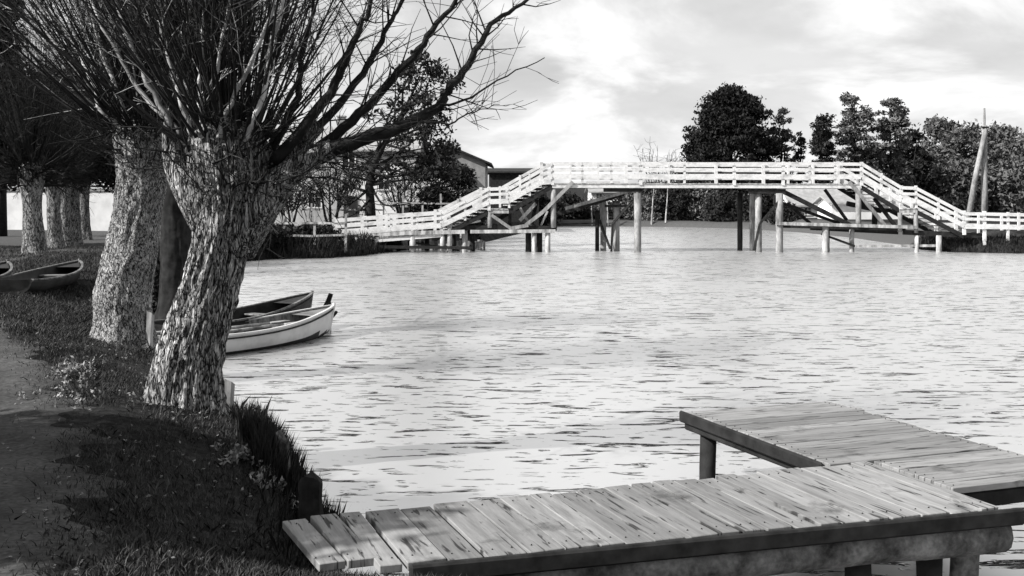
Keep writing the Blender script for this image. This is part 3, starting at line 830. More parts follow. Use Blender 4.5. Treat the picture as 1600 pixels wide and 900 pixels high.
def plank(x0, x1, y0, y1, z, th, mat, tilt=0.0, skew=0.0):
    """board with worn edges"""
    mb = MB()
    c = Vector(((x0 + x1) / 2, (y0 + y1) / 2, z - th / 2))
    along_y = (x1 - x0) < (y1 - y0)
    for e in (0.04, .96):
        for w_ in (.25, .75):
            nx_, ny_ = (x0 + (x1 - x0) * w_, y0 + (y1 - y0) * e + .06 * (1 if e < .5 else -1)) if along_y else (x0 + (x1 - x0) * e, y0 + (y1 - y0) * w_)
            NAILS.tube([(nx_ + rnd.uniform(-.01, .01), ny_ + rnd.uniform(-.02, .02), z - .01), (nx_, ny_, z + .005)], [.0045, .004], 6)
    rot = Matrix.Rotation(skew, 3, 'Z') @ Matrix.Rotation(tilt, 3, 'Y' if (x1 - x0) < (y1 - y0) else 'X')
    mb.box(c, (x1 - x0, y1 - y0, th), rot)
    return local(mb.build('plank', mat, None, bevel=0.004))
u = 0.98
while u < 5.12:
    w_ = rnd.uniform(.14, .23)
    gap = rnd.choice([.005, .008, .012, .018, .026])
    back = 6.60 + rnd.uniform(-.02, .03)
    if u > 4.45: back = 6.60
    plank(u, u + w_ - gap, vf(u) + rnd.uniform(-.012, .012) + (.12 if u < 1.2 else 0), back, DZ + rnd.uniform(-.006, .008), .045, M['plank_v'], rnd.gauss(0, .012), rnd.gauss(0, .006) + (.06 if u < 1.2 else 0))
    u += w_
# platform boards run along the walkway's direction
v_ = 6.612
while v_ < 8.72:
    w_ = rnd.uniform(.15, .2)
    plank(4.83 + rnd.uniform(-.02, .02), 6.36 + rnd.uniform(-.03, .03), v_, v_ + w_ - rnd.choice([.006, .008, .016, .022]), DZ + rnd.uniform(-.005, .006) + .002, .045, M['plank_u'], rnd.gauss(0, .008), rnd.gauss(0, .003))
    v_ += w_
v_ = 5.80
while v_ < 6.58:
    w_ = rnd.uniform(.15, .2); v1 = min(v_ + w_, 6.606)
    plank(5.2, 6.36, v_, v1 - .007, DZ + rnd.uniform(-.005, .006), .045, M['plank_u'], rnd.gauss(0, .008))
    v_ += w_
tag(local(NAILS.build('nail_heads', M['dark_timber'])), kind='stuff')
def dlog(p0, p1, r, mat, name='beam', n=14, sides=12):
    mb = MB(); p0, p1 = Vector(p0), Vector(p1)
    pts = [p0.lerp(p1, i / (n - 1)) + Vector((0, rnd.gauss(0, .006), rnd.gauss(0, .006))) for i in range(n)]
    mb.tube(pts, [r * rnd.uniform(.94, 1.06) for _ in range(n)], sides)
    return local(mb.build(name, M[mat], None, True))
def dbeam(p0, p1, w, h, mat, name='beam'):
    mb = MB(); mb.beam(p0, p1, w, h); return local(mb.build(name, M[mat], None, bevel=.012))
# bearers
dbeam((1.45, vf(1.45) - .05, DZ - .045), (5.26, vf(5.26) - .05, DZ - .045), .05, .1, 'branch_dark', 'edge_beam')  # dark strip added for the shadow and moss on the plank ends
dlog((1.5, vf(1.5) + .08, DZ - .175), (5.2, vf(5.2) + .08, DZ - .175), .12, 'log')
dlog((1.5, 6.45, DZ - .165), (4.8, 6.47, DZ - .165), .1, 'dark_timber')
dbeam((4.90, 6.62, DZ - .105), (4.86, 8.72, DZ - .105), .09, .11, 'dark_timber')
dbeam((4.80, 6.66, DZ - .045), (4.80, 8.76, DZ - .045), .035, .1, 'dark_timber', 'edge_board')
dbeam((6.28, 5.85, DZ - .105), (6.28, 8.72, DZ - .105), .09, .11, 'dark_timber')
dbeam((5.2, 5.86, DZ - .105), (6.3, 5.86, DZ - .105), .08, .11, 'dark_timber')
dbeam((4.95, 8.64, DZ - .105), (6.22, 8.64, DZ - .105), .09, .11, 'dark_timber')
def pile(x, y, r, top, mat='dark_timber'):
    mb = MB(); n = 7
    pts = [Vector((x + rnd.gauss(0, .006), y + rnd.gauss(0, .006), -1.3 + (top + 1.3) * i / (n - 1))) for i in range(n)]
    mb.tube(pts, [r * rnd.uniform(.93, 1.07) for _ in range(n)], 10)
    return local(mb.build('pile', M[mat], None, True))
pile(4.93, 8.50, .075, DZ - .165)
for x, y in [(6.2, 8.5), (6.2, 7.2), (6.2, 6.0), (4.95, 6.75), (3.2, 6.43), (2.1, 6.43)]: pile(x, y, .07, DZ - .2)
for x in (2.2, 4.25, 4.75): pile(x, vf(x) + .16, .08, DZ - .22)
pile(5.05, vf(5) + .2, .09, DZ - .2, 'log')
pile(3.3, vf(3.3) + .5, .08, DZ - .05)

# ------------------------------------------------------------------ stakes and stumps along the near bank
def stake(name, label, cat, px, py0, py1, Y, r, mat, lean=0.0, sides=7, jag=.04, group=None):
    a_, b_ = P(px, py1, Y), P(px + lean, py0, Y)
    t_ = empty(name, (a_.x, a_.y, a_.z)); tag(t_, label, cat, group)
    mb = MB(); n = 6
    pts = [Vector((a_.x, a_.y, a_.z - .35)).lerp(b_, i / (n - 1)) for i in range(n)]
    mb.tube(pts, [r * rnd.uniform(.88, 1.1) for _ in range(n)], sides)
    # uneven cut top
    for k in range(sides): 
        mb.v[(n - 1) * sides + k] = mb.v[(n - 1) * sides + k] + Vector((0, 0, rnd.uniform(-jag, jag)))
    mb.build('post', M[mat], t_)
    return t_, b_
stake('bank_stake', 'short pale split stake at the foot of the leaning willow', 'stake', 352, 596, 640, 10.6, .055, 'old_timber', 6, 5)
stake('bank_stake', 'pale stake in the gap between the two big willow trunks', 'stake', 230, 490, 530, 14.6, .055, 'old_timber', 5, 5)
stake('bank_stake', 'dark stump standing nearest the dock at the water edge', 'stump', 484, 748, 812, 7.45, .085, 'branch_dark', 2, 11, .04)
stake('bank_stake', 'tall ragged rotten stump among the sedge at the bank edge', 'stump', 418, 682, 790, 8.35, .12, 'branch_dark', 4, 11, .05)
stake('bank_stake', 'slim ragged post leaning on the tall rotten stump', 'stump', 446, 683, 800, 8.2, .05, 'log', -5, 7, .05)

# ------------------------------------------------------------------ rowing boats
def rowing_boat(label, bow, dirv, length, beam, mats, seed, stem=.68, mid=.40, ground=0.0, group='rowing boats by the bank'):
    d = Vector((dirv[0], dirv[1], 0)).normalized(); s = Vector((-d.y, d.x, 0))
    stern = Vector((bow[0], bow[1], ground)) - d * length
    t_ = empty('rowing_boat', tuple(stern)); tag(t_, label, 'boat', group)
    n = 26
    def section(f, inset=0.0):
        """half-breadth, sheer height, keel height at fraction f from the stern"""
        half = beam / 2 * (0.80 + .2 * math.sin(math.pi * min(1, f * 1.25))) if f < .45 else beam / 2 * math.cos((f - .45) / .55 * math.pi / 2) ** .75
        sheer = mid + (stem - mid) * max(0, (f - .35) / .65) ** 1.9 + .05 * max(0, (.3 - f) / .3) ** 2
        keel = -.13 + .22 * max(0, (f - .72) / .28) ** 2.2 + .08 * max(0, (.2 - f) / .2) ** 2
        return max(half - inset, .012), sheer, keel
    def shell(inset, lift, top):
        vs = []; m_ = 13
        for i in range(n + 1):
            f = i / n; half, sheer, keel = section(f, inset)
            keel += lift; sh = sheer - top
            c = stern + d * (f * (length - inset * 1.2))
            if f > .85: c = c + d * (0.10 * (f - .85) / .15)
            for j in range(m_):
                a_ = -1 + 2 * j / (m_ - 1); q = abs(a_)
                yy = math.copysign(half * (math.sin(q * math.pi / 2) ** .75), a_)
                zz = keel + (sh - keel) * q ** 2.3
                rake = d * (.14 * (zz - keel) * f ** 4)
                vs.append(c + s * yy + Vector((0, 0, zz)) + rake)
        fs = [(i * m_ + j, (i + 1) * m_ + j, (i + 1) * m_ + j + 1, i * m_ + j + 1) for i in range(n) for j in range(m_ - 1)]
        return vs, fs, m_
    vo, fo, m_ = shell(0, 0, 0)
    mb = MB(); mb.add(vo, fo); mb.add([v.copy() for v in vo[:m_]], [tuple(range(m_))])
    hull = mb.build('hull', M[mats[0]], t_, True)
    hull.data.materials.append(M['boat_dark'])                    # tarred bottom
    for p in hull.data.polygons:
        if p.center.z - ground < .085: p.material_index = 1
    vi, fi, _ = shell(.03, .05, .004)
    mb = MB(); mb.add(vi, [tuple(reversed(f)) for f in fi]); mb.add([v.copy() for v in vi[:m_]], [tuple(reversed(range(m_)))])
    mb.build('inner_hull', M[mats[1]], t_, True)
    for sd_ in (0, m_ - 1):
        pts = [vo[i * m_ + sd_] + (s * (.012 if sd_ else -.012)) for i in range(n + 1)]
        mb = MB()
        for i in range(n): mb.beam(pts[i], pts[i + 1] + (pts[i + 1] - pts[i]) * .02, .05, .03)
        mb.build('gunwale', M[mats[2]], t_)
        low = [vo[i * m_ + (1 if sd_ == 0 else m_ - 2)].lerp(vo[i * m_ + sd_], .62) + (s * (.008 if sd_ else -.008)) for i in range(n + 1)]
        mb = MB()
        for i in range(n): mb.beam(low[i], low[i + 1], .03, .025)
        mb.build('rubbing_strake', M['boat_dark'], t_)
    for f in (.12, .45, .7):
        half, sheer, keel = section(f, .035)
        c = stern + d * (f * length) + Vector((0, 0, sheer - .13))
        mb = MB(); mb.beam(c - s * half * .97, c + s * half * .97, .22, .03); mb.build('thwart', M['boat_floor'], t_, bevel=.006)
    # fore deck, stem post and floor boards
    ring = []
    for f in (.84, .88, .92, .96, .995):
        half, sheer, keel = section(f, .02); c = stern + d * (f * length + .08 * max(0, (f - .85) / .15)) + Vector((0, 0, sheer - .03))
        ring.append((c + s * half, c - s * half))
    mb = MB(); vs = [p for pr in ring for p in pr]
    mb.add(vs, [(2 * i, 2 * i + 2, 2 * i + 3, 2 * i + 1) for i in range(len(ring) - 1)])
    mb.build('fore_deck', M[mats[3]], t_)
    tip = stern + d * (length + .12)
    mb = MB(); mb.tube([tip + Vector((0, 0, .02)) - d * .06, tip + Vector((0, 0, stem * .6)) + d * .03, tip + Vector((0, 0, stem + .04)) + d * .09], [.03, .03, .032], 6)
    mb.build('stem_post', M[mats[2]], t_)
    for k_ in (-1, 0, 1):
        mb = MB(); c0 = stern + d * .35 + s * (.2 * k_) + Vector((0, 0, .02)); mb.beam(c0, c0 + d * (length * .68), .17, .02); mb.build('floor_board', M['boat_floor'], t_)
    return t_
rowing_boat('white painted rowing boat lying by the bank with its bow afloat', (-3.42, 20.2), (.57, .82), 3.7, 1.2, ('boat_white', 'boat_floor', 'boat_white', 'boat_floor'), 1, .54, .33)
rowing_boat('tarred dark rowing boat moored alongside the white one', (-4.05, 21.5), (.50, .87), 3.9, 1.1, ('boat_dark', 'boat_dark', 'boat_floor', 'boat_dark'), 2, .66, .40)
for bw_, dr_, lab in (((-9.75, 24.6), (-.12, 1), 'dark boat hauled out on the bank, closest to the water edge'), ((-10.9, 23.6), (-.2, 1), 'dark boat hauled out on the grass beside the path')):
    rowing_boat(lab, bw_, dr_, 4.6, 1.05, ('boat_dark', 'boat_dark', 'log', 'boat_dark'), 3, .30, .17, zat(bw_[0] + .4, bw_[1] - 2.3) + .08)
t_ = empty('mooring_post', (-3.42, 20.75, 0)); tag(t_, 'black leaning mooring post with forked foot by the white bow', 'post')
mb = MB(); q = [P(507, 520, 20.75), P(508, 500, 20.75), P(511, 480, 20.75), P(513, 470, 20.75), P(517, 459, 20.75)]
q[0].z = -.6; mb.tube(q, [.11, .12, .09, .05, .045], 7); mb.build('post', M['branch_dark'], t_)
mb = MB(); mb.tube([P(512, 492, 20.72), P(520, 494, 20.6), P(526, 487, 20.55)], [.04, .035, .03], 6); mb.build('cleat', M['branch_dark'], t_)

for k_, (oo, lab) in enumerate(((.16, 'wooden oar lying along the near side of the white boat'), (-.2, 'wooden oar lying along the far side of the white boat'))):
    d = Vector((.57, .82, 0)).normalized(); sd_ = Vector((-d.y, d.x, 0)); b0 = Vector((-3.42, 20.2, .33)) - d * 3.2 - sd_ * oo
    o_ = empty('oar', tuple(b0)); tag(o_, lab, 'oar', 'oars in the white boat')
    mb = MB(); mb.tube([b0, b0 + d * 1.2, b0 + d * 2.0 + sd_ * .04 * oo], [.022, .024, .02], 7); mb.build('shaft', M['old_timber'], o_, True)
    mb = MB(); mb.beam(b0 + d * 1.98, b0 + d * 2.45 + sd_ * .02, .13, .018); mb.build('blade', M['old_timber'], o_, bevel=.004)
a_, b_ = Vector((-3.3, 20.35, .55)), P(512, 478, 20.72)
mb = MB(); mb.tube([a_.lerp(b_, i / 6) - Vector((0, 0, .1 * math.sin(math.pi * i / 6))) for i in range(7)], [.012] * 7, 6)
rp = mb.build('mooring_rope', M['log']); tag(rp, 'slack rope from the white bow to the black mooring post', 'rope')
# ------------------------------------------------------------------ footbridge
BY = 52.0; K = F_PX / BY
BX = lambda px: (px - 800) / K
BZ = lambda py: CAMZ + (HOR - py) / K
DEPTH, SKEW = 2.2, -0.45                      # deck width; the far side is set a little to the left
bridge = empty('footbridge', (BX(1100), BY + 1.1, 0))
tag(bridge, 'long white railed timber footbridge with stairs crossing the water on piles', 'bridge')
rnd = random.Random(31)
def part(name, mat, f, bevel=0.0):
    mb = MB(); f(mb); return mb.build(name, M[mat], bridge, bevel=bevel)
# (px, rail-top row) along the bridge, left to right
LINE = [(526, 343), (690, 330), (764, 293), (795, 292), (863, 253), (1346, 254), (1408, 291), (1431, 292), (1506, 331), (1640, 334)]
POSTS = {0: [526, 571, 611, 652, 690], 1: [690, 727, 764], 2: [764, 795], 3: [795, 828, 863], 4: [863, 910, 955, 1001, 1070, 1147, 1224, 1265, 1305, 1346],
         5: [1346, 1377, 1408], 6: [1408, 1431], 7: [1431, 1466, 1506], 8: [1506, 1538, 1575, 1612, 1640]}
RH = 33.0
BOARDS = [(0.0, 5.0, .035), (9.0, 4.5, .03), (18.5, 7.5, .03)]   # offset from the rail top, width (px), thickness (m)
for side in (0, 1):
    y = BY if side == 0 else BY + DEPTH
    ox = 0 if side == 0 else SKEW
    sgn = -1 if side == 0 else 1
    done = set()
    for seg in range(9):
        (x0, t0), (x1, t1) = LINE[seg], LINE[seg + 1]
        at_ = lambda px: t0 + (t1 - t0) * (px - x0) / (x1 - x0)
        ps = POSTS[seg]
        for i in range(len(ps) - 1):
            for off, wd, th in BOARDS:
                j = rnd.uniform(-.4, .4)
                a_ = Vector((BX(ps[i]) + ox, y + sgn * .075, BZ(at_(ps[i]) + off + wd / 2 + j)))
                b_ = Vector((BX(ps[i + 1]) + ox, y + sgn * .075, BZ(at_(ps[i + 1]) + off + wd / 2 + j + rnd.uniform(-.3, .3))))
                dv = (b_ - a_).normalized() * .004
                part('rail_board', 'white_paint', lambda mb: mb.beam(a_ + dv, b_ - dv, th, wd / K))
        for p in ps:
            if p in done: continue
            done.add(p)
            wd = .15 if p in (571, 690, 764, 863, 1001, 1147, 1224, 1346, 1408, 1506, 1538) else .11
            ext = 3 if wd > .12 else 0
            a_ = Vector((BX(p) + ox, y, BZ(at_(p) - rnd.choice([0, 1, 1, 2])))); b_ = Vector((BX(p) + ox + rnd.uniform(-.02, .02), y, BZ(at_(p) + RH + ext)))
            if seg == 8 : b_.z = min(b_.z, zat(b_.x, y) - .15)
            part('railing_post', 'white_paint', lambda mb: mb.beam(a_, b_, .1, wd, (1, 0, 0)))
# decks: planking over a painted edge beam
def deck(x0, t0, x1, t1, nm='deck'):
    z0, z1 = BZ(t0 + RH), BZ(t1 + RH)
    mb = MB(); n = max(3, int(abs(BX(x1) - BX(x0)) / .22))
    for i in range(n):
        f0 = i / n; f1 = (i + 1) / n - .12 / n
        xa, xb = BX(x0) + (BX(x1) - BX(x0)) * f0, BX(x0) + (BX(x1) - BX(x0)) * f1
        za = z0 + (z1 - z0) * (f0 + f1) / 2 + rnd.uniform(-.006, .006)
        h_ = .05
        vs = [Vector((x + (SKEW if yy > BY + .1 else 0), yy, z)) for z in (za - h_, za) for yy in (BY - .03, BY + DEPTH + .03) for x in (xa, xb)]
        mb.add(vs, [(0, 2, 3, 1), (4, 5, 7, 6), (0, 1, 5, 4), (2, 6, 7, 3), (0, 4, 6, 2), (1, 3, 7, 5)])
    mb.build(nm, M['old_timber'], bridge)
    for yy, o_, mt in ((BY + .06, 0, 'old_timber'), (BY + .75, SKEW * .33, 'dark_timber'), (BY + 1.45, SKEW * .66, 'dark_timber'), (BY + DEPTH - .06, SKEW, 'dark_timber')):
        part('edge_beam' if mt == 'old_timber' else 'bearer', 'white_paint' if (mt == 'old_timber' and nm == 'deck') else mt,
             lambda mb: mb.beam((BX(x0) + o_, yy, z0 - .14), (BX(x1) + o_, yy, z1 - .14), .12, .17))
deck(526, 343, 690, 330); deck(764, 293, 795, 293, 'landing'); deck(863, 253, 1346, 254); deck(1408, 292, 1431, 292, 'landing')
def stairs(x0, t0, x1, t1):
    X0, X1 = BX(x0), BX(x1); z0, z1 = BZ(t0 + RH), BZ(t1 + RH)
    n = max(4, int(round(abs(z1 - z0) / .17)))
    for i in range(1, n):
        f = i / n; xx = X0 + (X1 - X0) * f; zz = z0 + (z1 - z0) * f
        def tr(mb, xx=xx, zz=zz):
            vs = [Vector((x + (SKEW if yy > BY + .2 else 0), yy, z)) for z in (zz - .04, zz) for yy in (BY + .1, BY + DEPTH - .1) for x in (xx - .14, xx + .14)]
            mb.add(vs, [(0, 2, 3, 1), (4, 5, 7, 6), (0, 1, 5, 4), (2, 6, 7, 3), (0, 4, 6, 2), (1, 3, 7, 5)])
        part('stair_tread', 'old_timber', tr)
    for yy, o_ in ((BY + .05, 0), (BY + DEPTH - .05, SKEW)):
        part('stringer', 'dark_timber', lambda mb: mb.beam((X0 + o_, yy, z0 - .16), (X1 + o_, yy, z1 - .16), .07, .2))
stairs(690, 330, 764, 293); stairs(795, 293, 863, 253); stairs(1408, 292, 1346, 254); stairs(1506, 331, 1431, 292)
# piles
def bpile(px, ptop, dy, r, mat='old_timber', lean=0, bottom=-1.6, nm='pile'):
    bottom = {866: BZ(356), 1343: BZ(354), 766: BZ(356), 1408: BZ(363), 1433: BZ(364), 1376: BZ(356), 1400: BZ(362)}.get(px, bottom)
    nm = 'pile' if bottom < -1 else 'upright'
    o_ = SKEW * dy / DEPTH
    def f(mb):
        pts = [Vector((BX(px) + o_, BY + dy, BZ(ptop))).lerp(Vector((BX(px) + o_ + lean, BY + dy, bottom)), i / 4) for i in range(5)]
        mb.tube(pts, [r * rnd.uniform(.95, 1.06) for _ in range(5)], 10)
    o = part(nm, mat, f); o.data.polygons.foreach_set('use_smooth', [True] * len(o.data.polygons)); return o
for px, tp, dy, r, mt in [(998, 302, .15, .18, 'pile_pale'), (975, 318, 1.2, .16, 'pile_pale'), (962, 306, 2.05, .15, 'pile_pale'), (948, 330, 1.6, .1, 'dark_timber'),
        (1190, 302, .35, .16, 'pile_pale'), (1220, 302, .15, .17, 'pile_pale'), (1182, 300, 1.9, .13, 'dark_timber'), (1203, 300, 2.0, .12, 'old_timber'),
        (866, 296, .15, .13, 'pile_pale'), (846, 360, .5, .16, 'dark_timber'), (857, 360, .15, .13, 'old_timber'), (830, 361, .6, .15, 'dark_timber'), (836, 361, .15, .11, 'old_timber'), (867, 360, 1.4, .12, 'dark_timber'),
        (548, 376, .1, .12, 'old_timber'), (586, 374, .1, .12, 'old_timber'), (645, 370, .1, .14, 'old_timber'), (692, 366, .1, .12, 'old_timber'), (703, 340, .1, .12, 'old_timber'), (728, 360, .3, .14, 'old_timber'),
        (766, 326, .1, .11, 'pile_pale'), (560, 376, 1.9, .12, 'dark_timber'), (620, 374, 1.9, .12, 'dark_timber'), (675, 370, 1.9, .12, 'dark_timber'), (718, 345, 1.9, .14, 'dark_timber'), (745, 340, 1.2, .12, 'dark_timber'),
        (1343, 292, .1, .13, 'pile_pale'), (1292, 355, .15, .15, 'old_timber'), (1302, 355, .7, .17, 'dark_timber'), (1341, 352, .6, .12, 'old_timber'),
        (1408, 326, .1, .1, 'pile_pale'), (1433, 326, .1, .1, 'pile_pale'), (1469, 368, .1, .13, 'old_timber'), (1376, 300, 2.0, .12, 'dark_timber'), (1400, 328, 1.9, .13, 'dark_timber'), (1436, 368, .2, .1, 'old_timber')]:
    bpile(px, tp, dy, r, mt)
# braces and low walings: (px,py,dy)-(px,py,dy), width, material
def brace(a_, b_, w_, mt, nm='brace'):
    pa = Vector((BX(a_[0]) + SKEW * a_[2] / DEPTH, BY + a_[2], BZ(a_[1]))); pb = Vector((BX(b_[0]) + SKEW * b_[2] / DEPTH, BY + b_[2], BZ(b_[1])))
    part(nm, mt, lambda mb: mb.beam(pa, pb, w_, w_ * 1.15))
for a_, b_, w_, mt in [((990, 297, .3), (888, 326, .6), .14, 'pile_pale'), ((985, 303, 1.0), (880, 335, 1.2), .16, 'dark_timber'),
        ((1226, 298, .3), (1345, 356, .5), .17, 'dark_timber'), ((1226, 314, .9), (1330, 350, 1.1), .12, 'dark_timber'),
        ((895, 284, -.02), (850, 330, .06), .15, 'pile_pale'), ((850, 330, .06), (822, 352, .1), .15, 'pile_pale'), ((768, 336, .05), (800, 358, .05), .13, 'pile_pale'), ((798, 357, .05), (826, 352, .08), .14, 'pile_pale'), ((730, 345, .5), (700, 372, .5), .12, 'dark_timber'), ((740, 322, .4), (706, 338, .4), .2, 'dark_timber'), ((712, 352, .12), (752, 345, .12), .09, 'old_timber'), ((800, 330, .5), (800, 358, .5), .14, 'dark_timber'), ((815, 322, .6), (836, 358, .6), .1, 'old_timber'), ((848, 312, 1.2), (838, 358, 1.2), .16, 'dark_timber'), ((778, 330, 1.6), (790, 358, 1.6), .14, 'dark_timber'), ((858, 330, .3), (845, 358, .3), .08, 'old_timber'), ((546, 398, -.4), (602, 408, -.6), .07, 'dark_timber'), ((548, 392, -.4), (548, 402, -.4), .12, 'dark_timber'), ((601, 396, -.6), (601, 412, -.6), .1, 'dark_timber'), ((545, 380, .2), (620, 392, .2), .08, 'dark_timber'), ((640, 378, .3), (720, 392, .3), .08, 'dark_timber'), ((870, 352, 1.8), (960, 350, 2.2), .06, 'dark_timber'),
        ((1326, 284, -.04), (1384, 352, .1), .13, 'pile_pale'), ((1250, 318, 1.4), (1300, 360, 1.4), .12, 'dark_timber'), ((1380, 310, .8), (1420, 362, .8), .14, 'dark_timber'), ((1350, 318, 1.6), (1405, 330, 1.6), .2, 'dark_timber'), ((1290, 366, .4), (1345, 386, .4), .09, 'dark_timber'), ((1305, 296, 1.0), (1340, 345, 1.0), .12, 'dark_timber'),
        ((996, 310, .35), (966, 350, .9), .09, 'dark_timber'), ((966, 350, .9), (964, 395, .9), .09, 'dark_timber'), ((950, 345, 1.4), (962, 390, .9), .08, 'dark_timber'), ((958, 322, 1.3), (990, 322, .5), .1, 'dark_timber'),
        ((1218, 314, .05), (1190, 350, .2), .09, 'dark_timber'), ((1190, 350, .2), (1182, 392, .3), .09, 'dark_timber'), ((1214, 305, .2), (1214, 320, .2), .14, 'dark_timber'),
        ((560, 366, .0), (726, 362, .0), .16, 'old_timber'), ((538, 385, -.15), (738, 387, -.15), .12, 'dark_timber'), ((1212, 349, -.03), (1432, 355, -.03), .13, 'old_timber'), ((540, 396, -.3), (612, 398, -.3), .12, 'dark_timber'), ((700, 356, .25), (872, 357, .25), .2, 'dark_timber'), ((560, 386, .3), (700, 386, .3), .1, 'dark_timber'), ((735, 362, .02), (868, 361, .02), .14, 'old_timber'),
        ((1222, 353, .3), (1420, 358, .3), .16, 'dark_timber'), ((1290, 357, 1.5), (1430, 364, 1.5), .2, 'dark_timber'), ((1415, 363, .2), (1545, 369, .2), .2, 'dark_timber'), ((1340, 385, .2), (1470, 384, .2), .1, 'old_timber'),
        ((764, 340, .8), (700, 352, .8), .16, 'dark_timber'), ((860, 300, .9), (780, 345, .9), .18, 'dark_timber'), ((840, 318, .4), (815, 345, .4), .14, 'old_timber'),
        ((1230, 299, .2), (1172, 299, .2), .2, 'dark_timber'), ((1006, 296, .2), (945, 296, .2), .2, 'dark_timber')]:
    brace(a_, b_, w_, mt, 'waling' if abs(a_[1] - b_[1]) < 8 and abs(a_[0] - b_[0]) > 60 else 'brace')

# bank revetment boards under the left ramp
t_ = empty('revetment', (BX(640), BY + 2.6, 0)); tag(t_, 'low upright board revetment holding the bank under the bridge ramp', 'revetment')
for i in range(46):
    px = 556 + i * 4.4
    a_ = Vector((BX(px), BY + 2.75 + .02 * (i % 2), -.5)); b_ = Vector((BX(px) + rnd.uniform(-.01, .01), BY + 2.75 + .02 * (i % 2), rnd.uniform(.42, .52)))
    mb = MB(); mb.beam(a_, b_, .04, .115, (1, 0, 0)); mb.build('board', M['old_timber'] if rnd.random() > .3 else M['dark_timber'], t_)

# ------------------------------------------------------------------ houses and walls
def house(label, x0, x1, y0, depth, zg, eave, ridge, wall_m, roof_m, axis='x', over=.35, windows=(), win=(.9, 1.2), chimney=None, name='house', group=None, door=None, pl=True):
    """axis 'x': ridge parallel to the picture; 'y': gable towards the water."""
    t_ = empty(name, ((x0 + x1) / 2, y0 + depth / 2, zg)); tag(t_, label, name.replace('_', ' '), group)
    y1 = y0 + depth; zb = zg - .6
    mb = MB()
    if axis == 'x':
        ym = (y0 + y1) / 2
        vs = [Vector(p) for p in [(x0, y0, zb), (x1, y0, zb), (x1, y1, zb), (x0, y1, zb), (x0, y0, eave), (x1, y0, eave), (x1, y1, eave), (x0, y1, eave), (x0, ym, ridge), (x1, ym, ridge)]]
        fs = [(0, 1, 5, 4), (1, 2, 6, 9, 5), (2, 3, 7, 6), (3, 0, 4, 8, 7)]
    else:
        xm = (x0 + x1) / 2
        vs = [Vector(p) for p in [(x0, y0, zb), (x1, y0, zb), (x1, y1, zb), (x0, y1, zb), (x0, y0, eave), (x1, y0, eave), (x1, y1, eave), (x0, y1, eave), (xm, y0, ridge), (xm, y1, ridge)]]
        fs = [(0, 1, 5, 8, 4), (1, 2, 6, 5), (2, 3, 7, 9, 6), (3, 0, 4, 7)]
    mb.add(vs, fs); mb.build('wall', M[wall_m], t_)
    mb = MB(); th = .14
    if axis == 'x':
        ym = (y0 + y1) / 2; sl = (ridge - eave) / (ym - y0)
        for sgn, ye in ((-1, y0), (1, y1)):
            e = Vector((0, ye + sgn * over, eave - sl * over + .02)); rr = Vector((0, ym, ridge + .02))
            A = [Vector((x, p.y, p.z + h_)) for h_ in (0, th) for p in (e, rr) for x in (x0 - over, x1 + over)]
            mb.add(A, [(0, 1, 3, 2), (4, 6, 7, 5), (0, 4, 5, 1), (2, 3, 7, 6), (0, 2, 6, 4), (1, 5, 7, 3)])
    else:
        xm = (x0 + x1) / 2; sl = (ridge - eave) / (xm - x0)
        for sgn, xe in ((-1, x0), (1, x1)):
            e = (xe + sgn * over, eave - sl * over + .02); rr = (xm, ridge + .02)
            A = [Vector((p[0], y, p[1] + h_)) for h_ in (0, th) for p in (e, rr) for y in (y0 - over, y1 + over)]
            mb.add(A, [(0, 1, 3, 2), (4, 6, 7, 5), (0, 4, 5, 1), (2, 3, 7, 6), (0, 2, 6, 4), (1, 5, 7, 3)])
    rf = mb.build('roof', M[roof_m], t_)
    if chimney:
        mb = MB(); mb.box((chimney[0], (y0 + y1) / 2, ridge + .25), (.55, .55, 1.3)); mb.box((chimney[0], (y0 + y1) / 2, ridge + .93), (.68, .68, .1)); mb.build('chimney', M['render_grey'], rf)
    for wx, wz in windows:
        mb = MB(); w_, h_ = win
        for s_ in (-1, 1):
            mb.box((wx + s_ * w_ / 2, y0 - .03, wz), (.09, .1, h_ + .09)); mb.box((wx, y0 - .03, wz + s_ * h_ / 2), (w_ - .09, .1, .09))
        mb.box((wx, y0 - .025, wz), (.06, .06, h_ - .09)); mb.box((wx - w_ / 4, y0 - .025, wz + h_ * .15), (w_ / 2 - .08, .05, .05)); mb.box((wx + w_ / 4, y0 - .025, wz + h_ * .15), (w_ / 2 - .08, .05, .05))
        fr_ = mb.build('window', M['white_paint'], t_)
        mb = MB(); mb.box((wx, y0 - .005, wz), (w_ - .09, .03, h_ - .09)); mb.build('pane', M['glass'], fr_)
    if door:
        mb = MB(); mb.box((door, y0 - .02, zg + .95), (1.0, .08, 2.0)); d_ = mb.build('door', M['dark_timber'], t_)
        mb = MB(); mb.box((door + .38, y0 - .08, zg + .95), (.12, .05, .04)); mb.build('handle', M['old_timber'], d_)
    return t_
def PX(px, Y): return (px - 800) * Y / F_PX
def PZ(py, Y): return CAMZ + (HOR - py) * Y / F_PX
house('two storey white house with square windows behind the leafy tree', PX(415, 78), PX(650, 78), 78, 8, .8, PZ(234, 78), PZ(196, 78), 'render_pale', 'roof_pale',
      windows=[(PX(p, 78), PZ(250, 78)) for p in (440, 492, 545, 602)] + [(PX(p, 78), PZ(312, 78)) for p in (440, 492, 602)], win=(.95, 1.15), chimney=(PX(520, 78), 0), door=PX(548, 78))
house('small white porch wing with steep dark gable roof beside the white house', PX(566, 74), PX(632, 74), 74, 3.9, .8, PZ(262, 74), PZ(240, 74), 'render_white', 'roof_dark', axis='y', name='house', windows=[(PX(600, 74), PZ(285, 74))], win=(.8, 1.0))
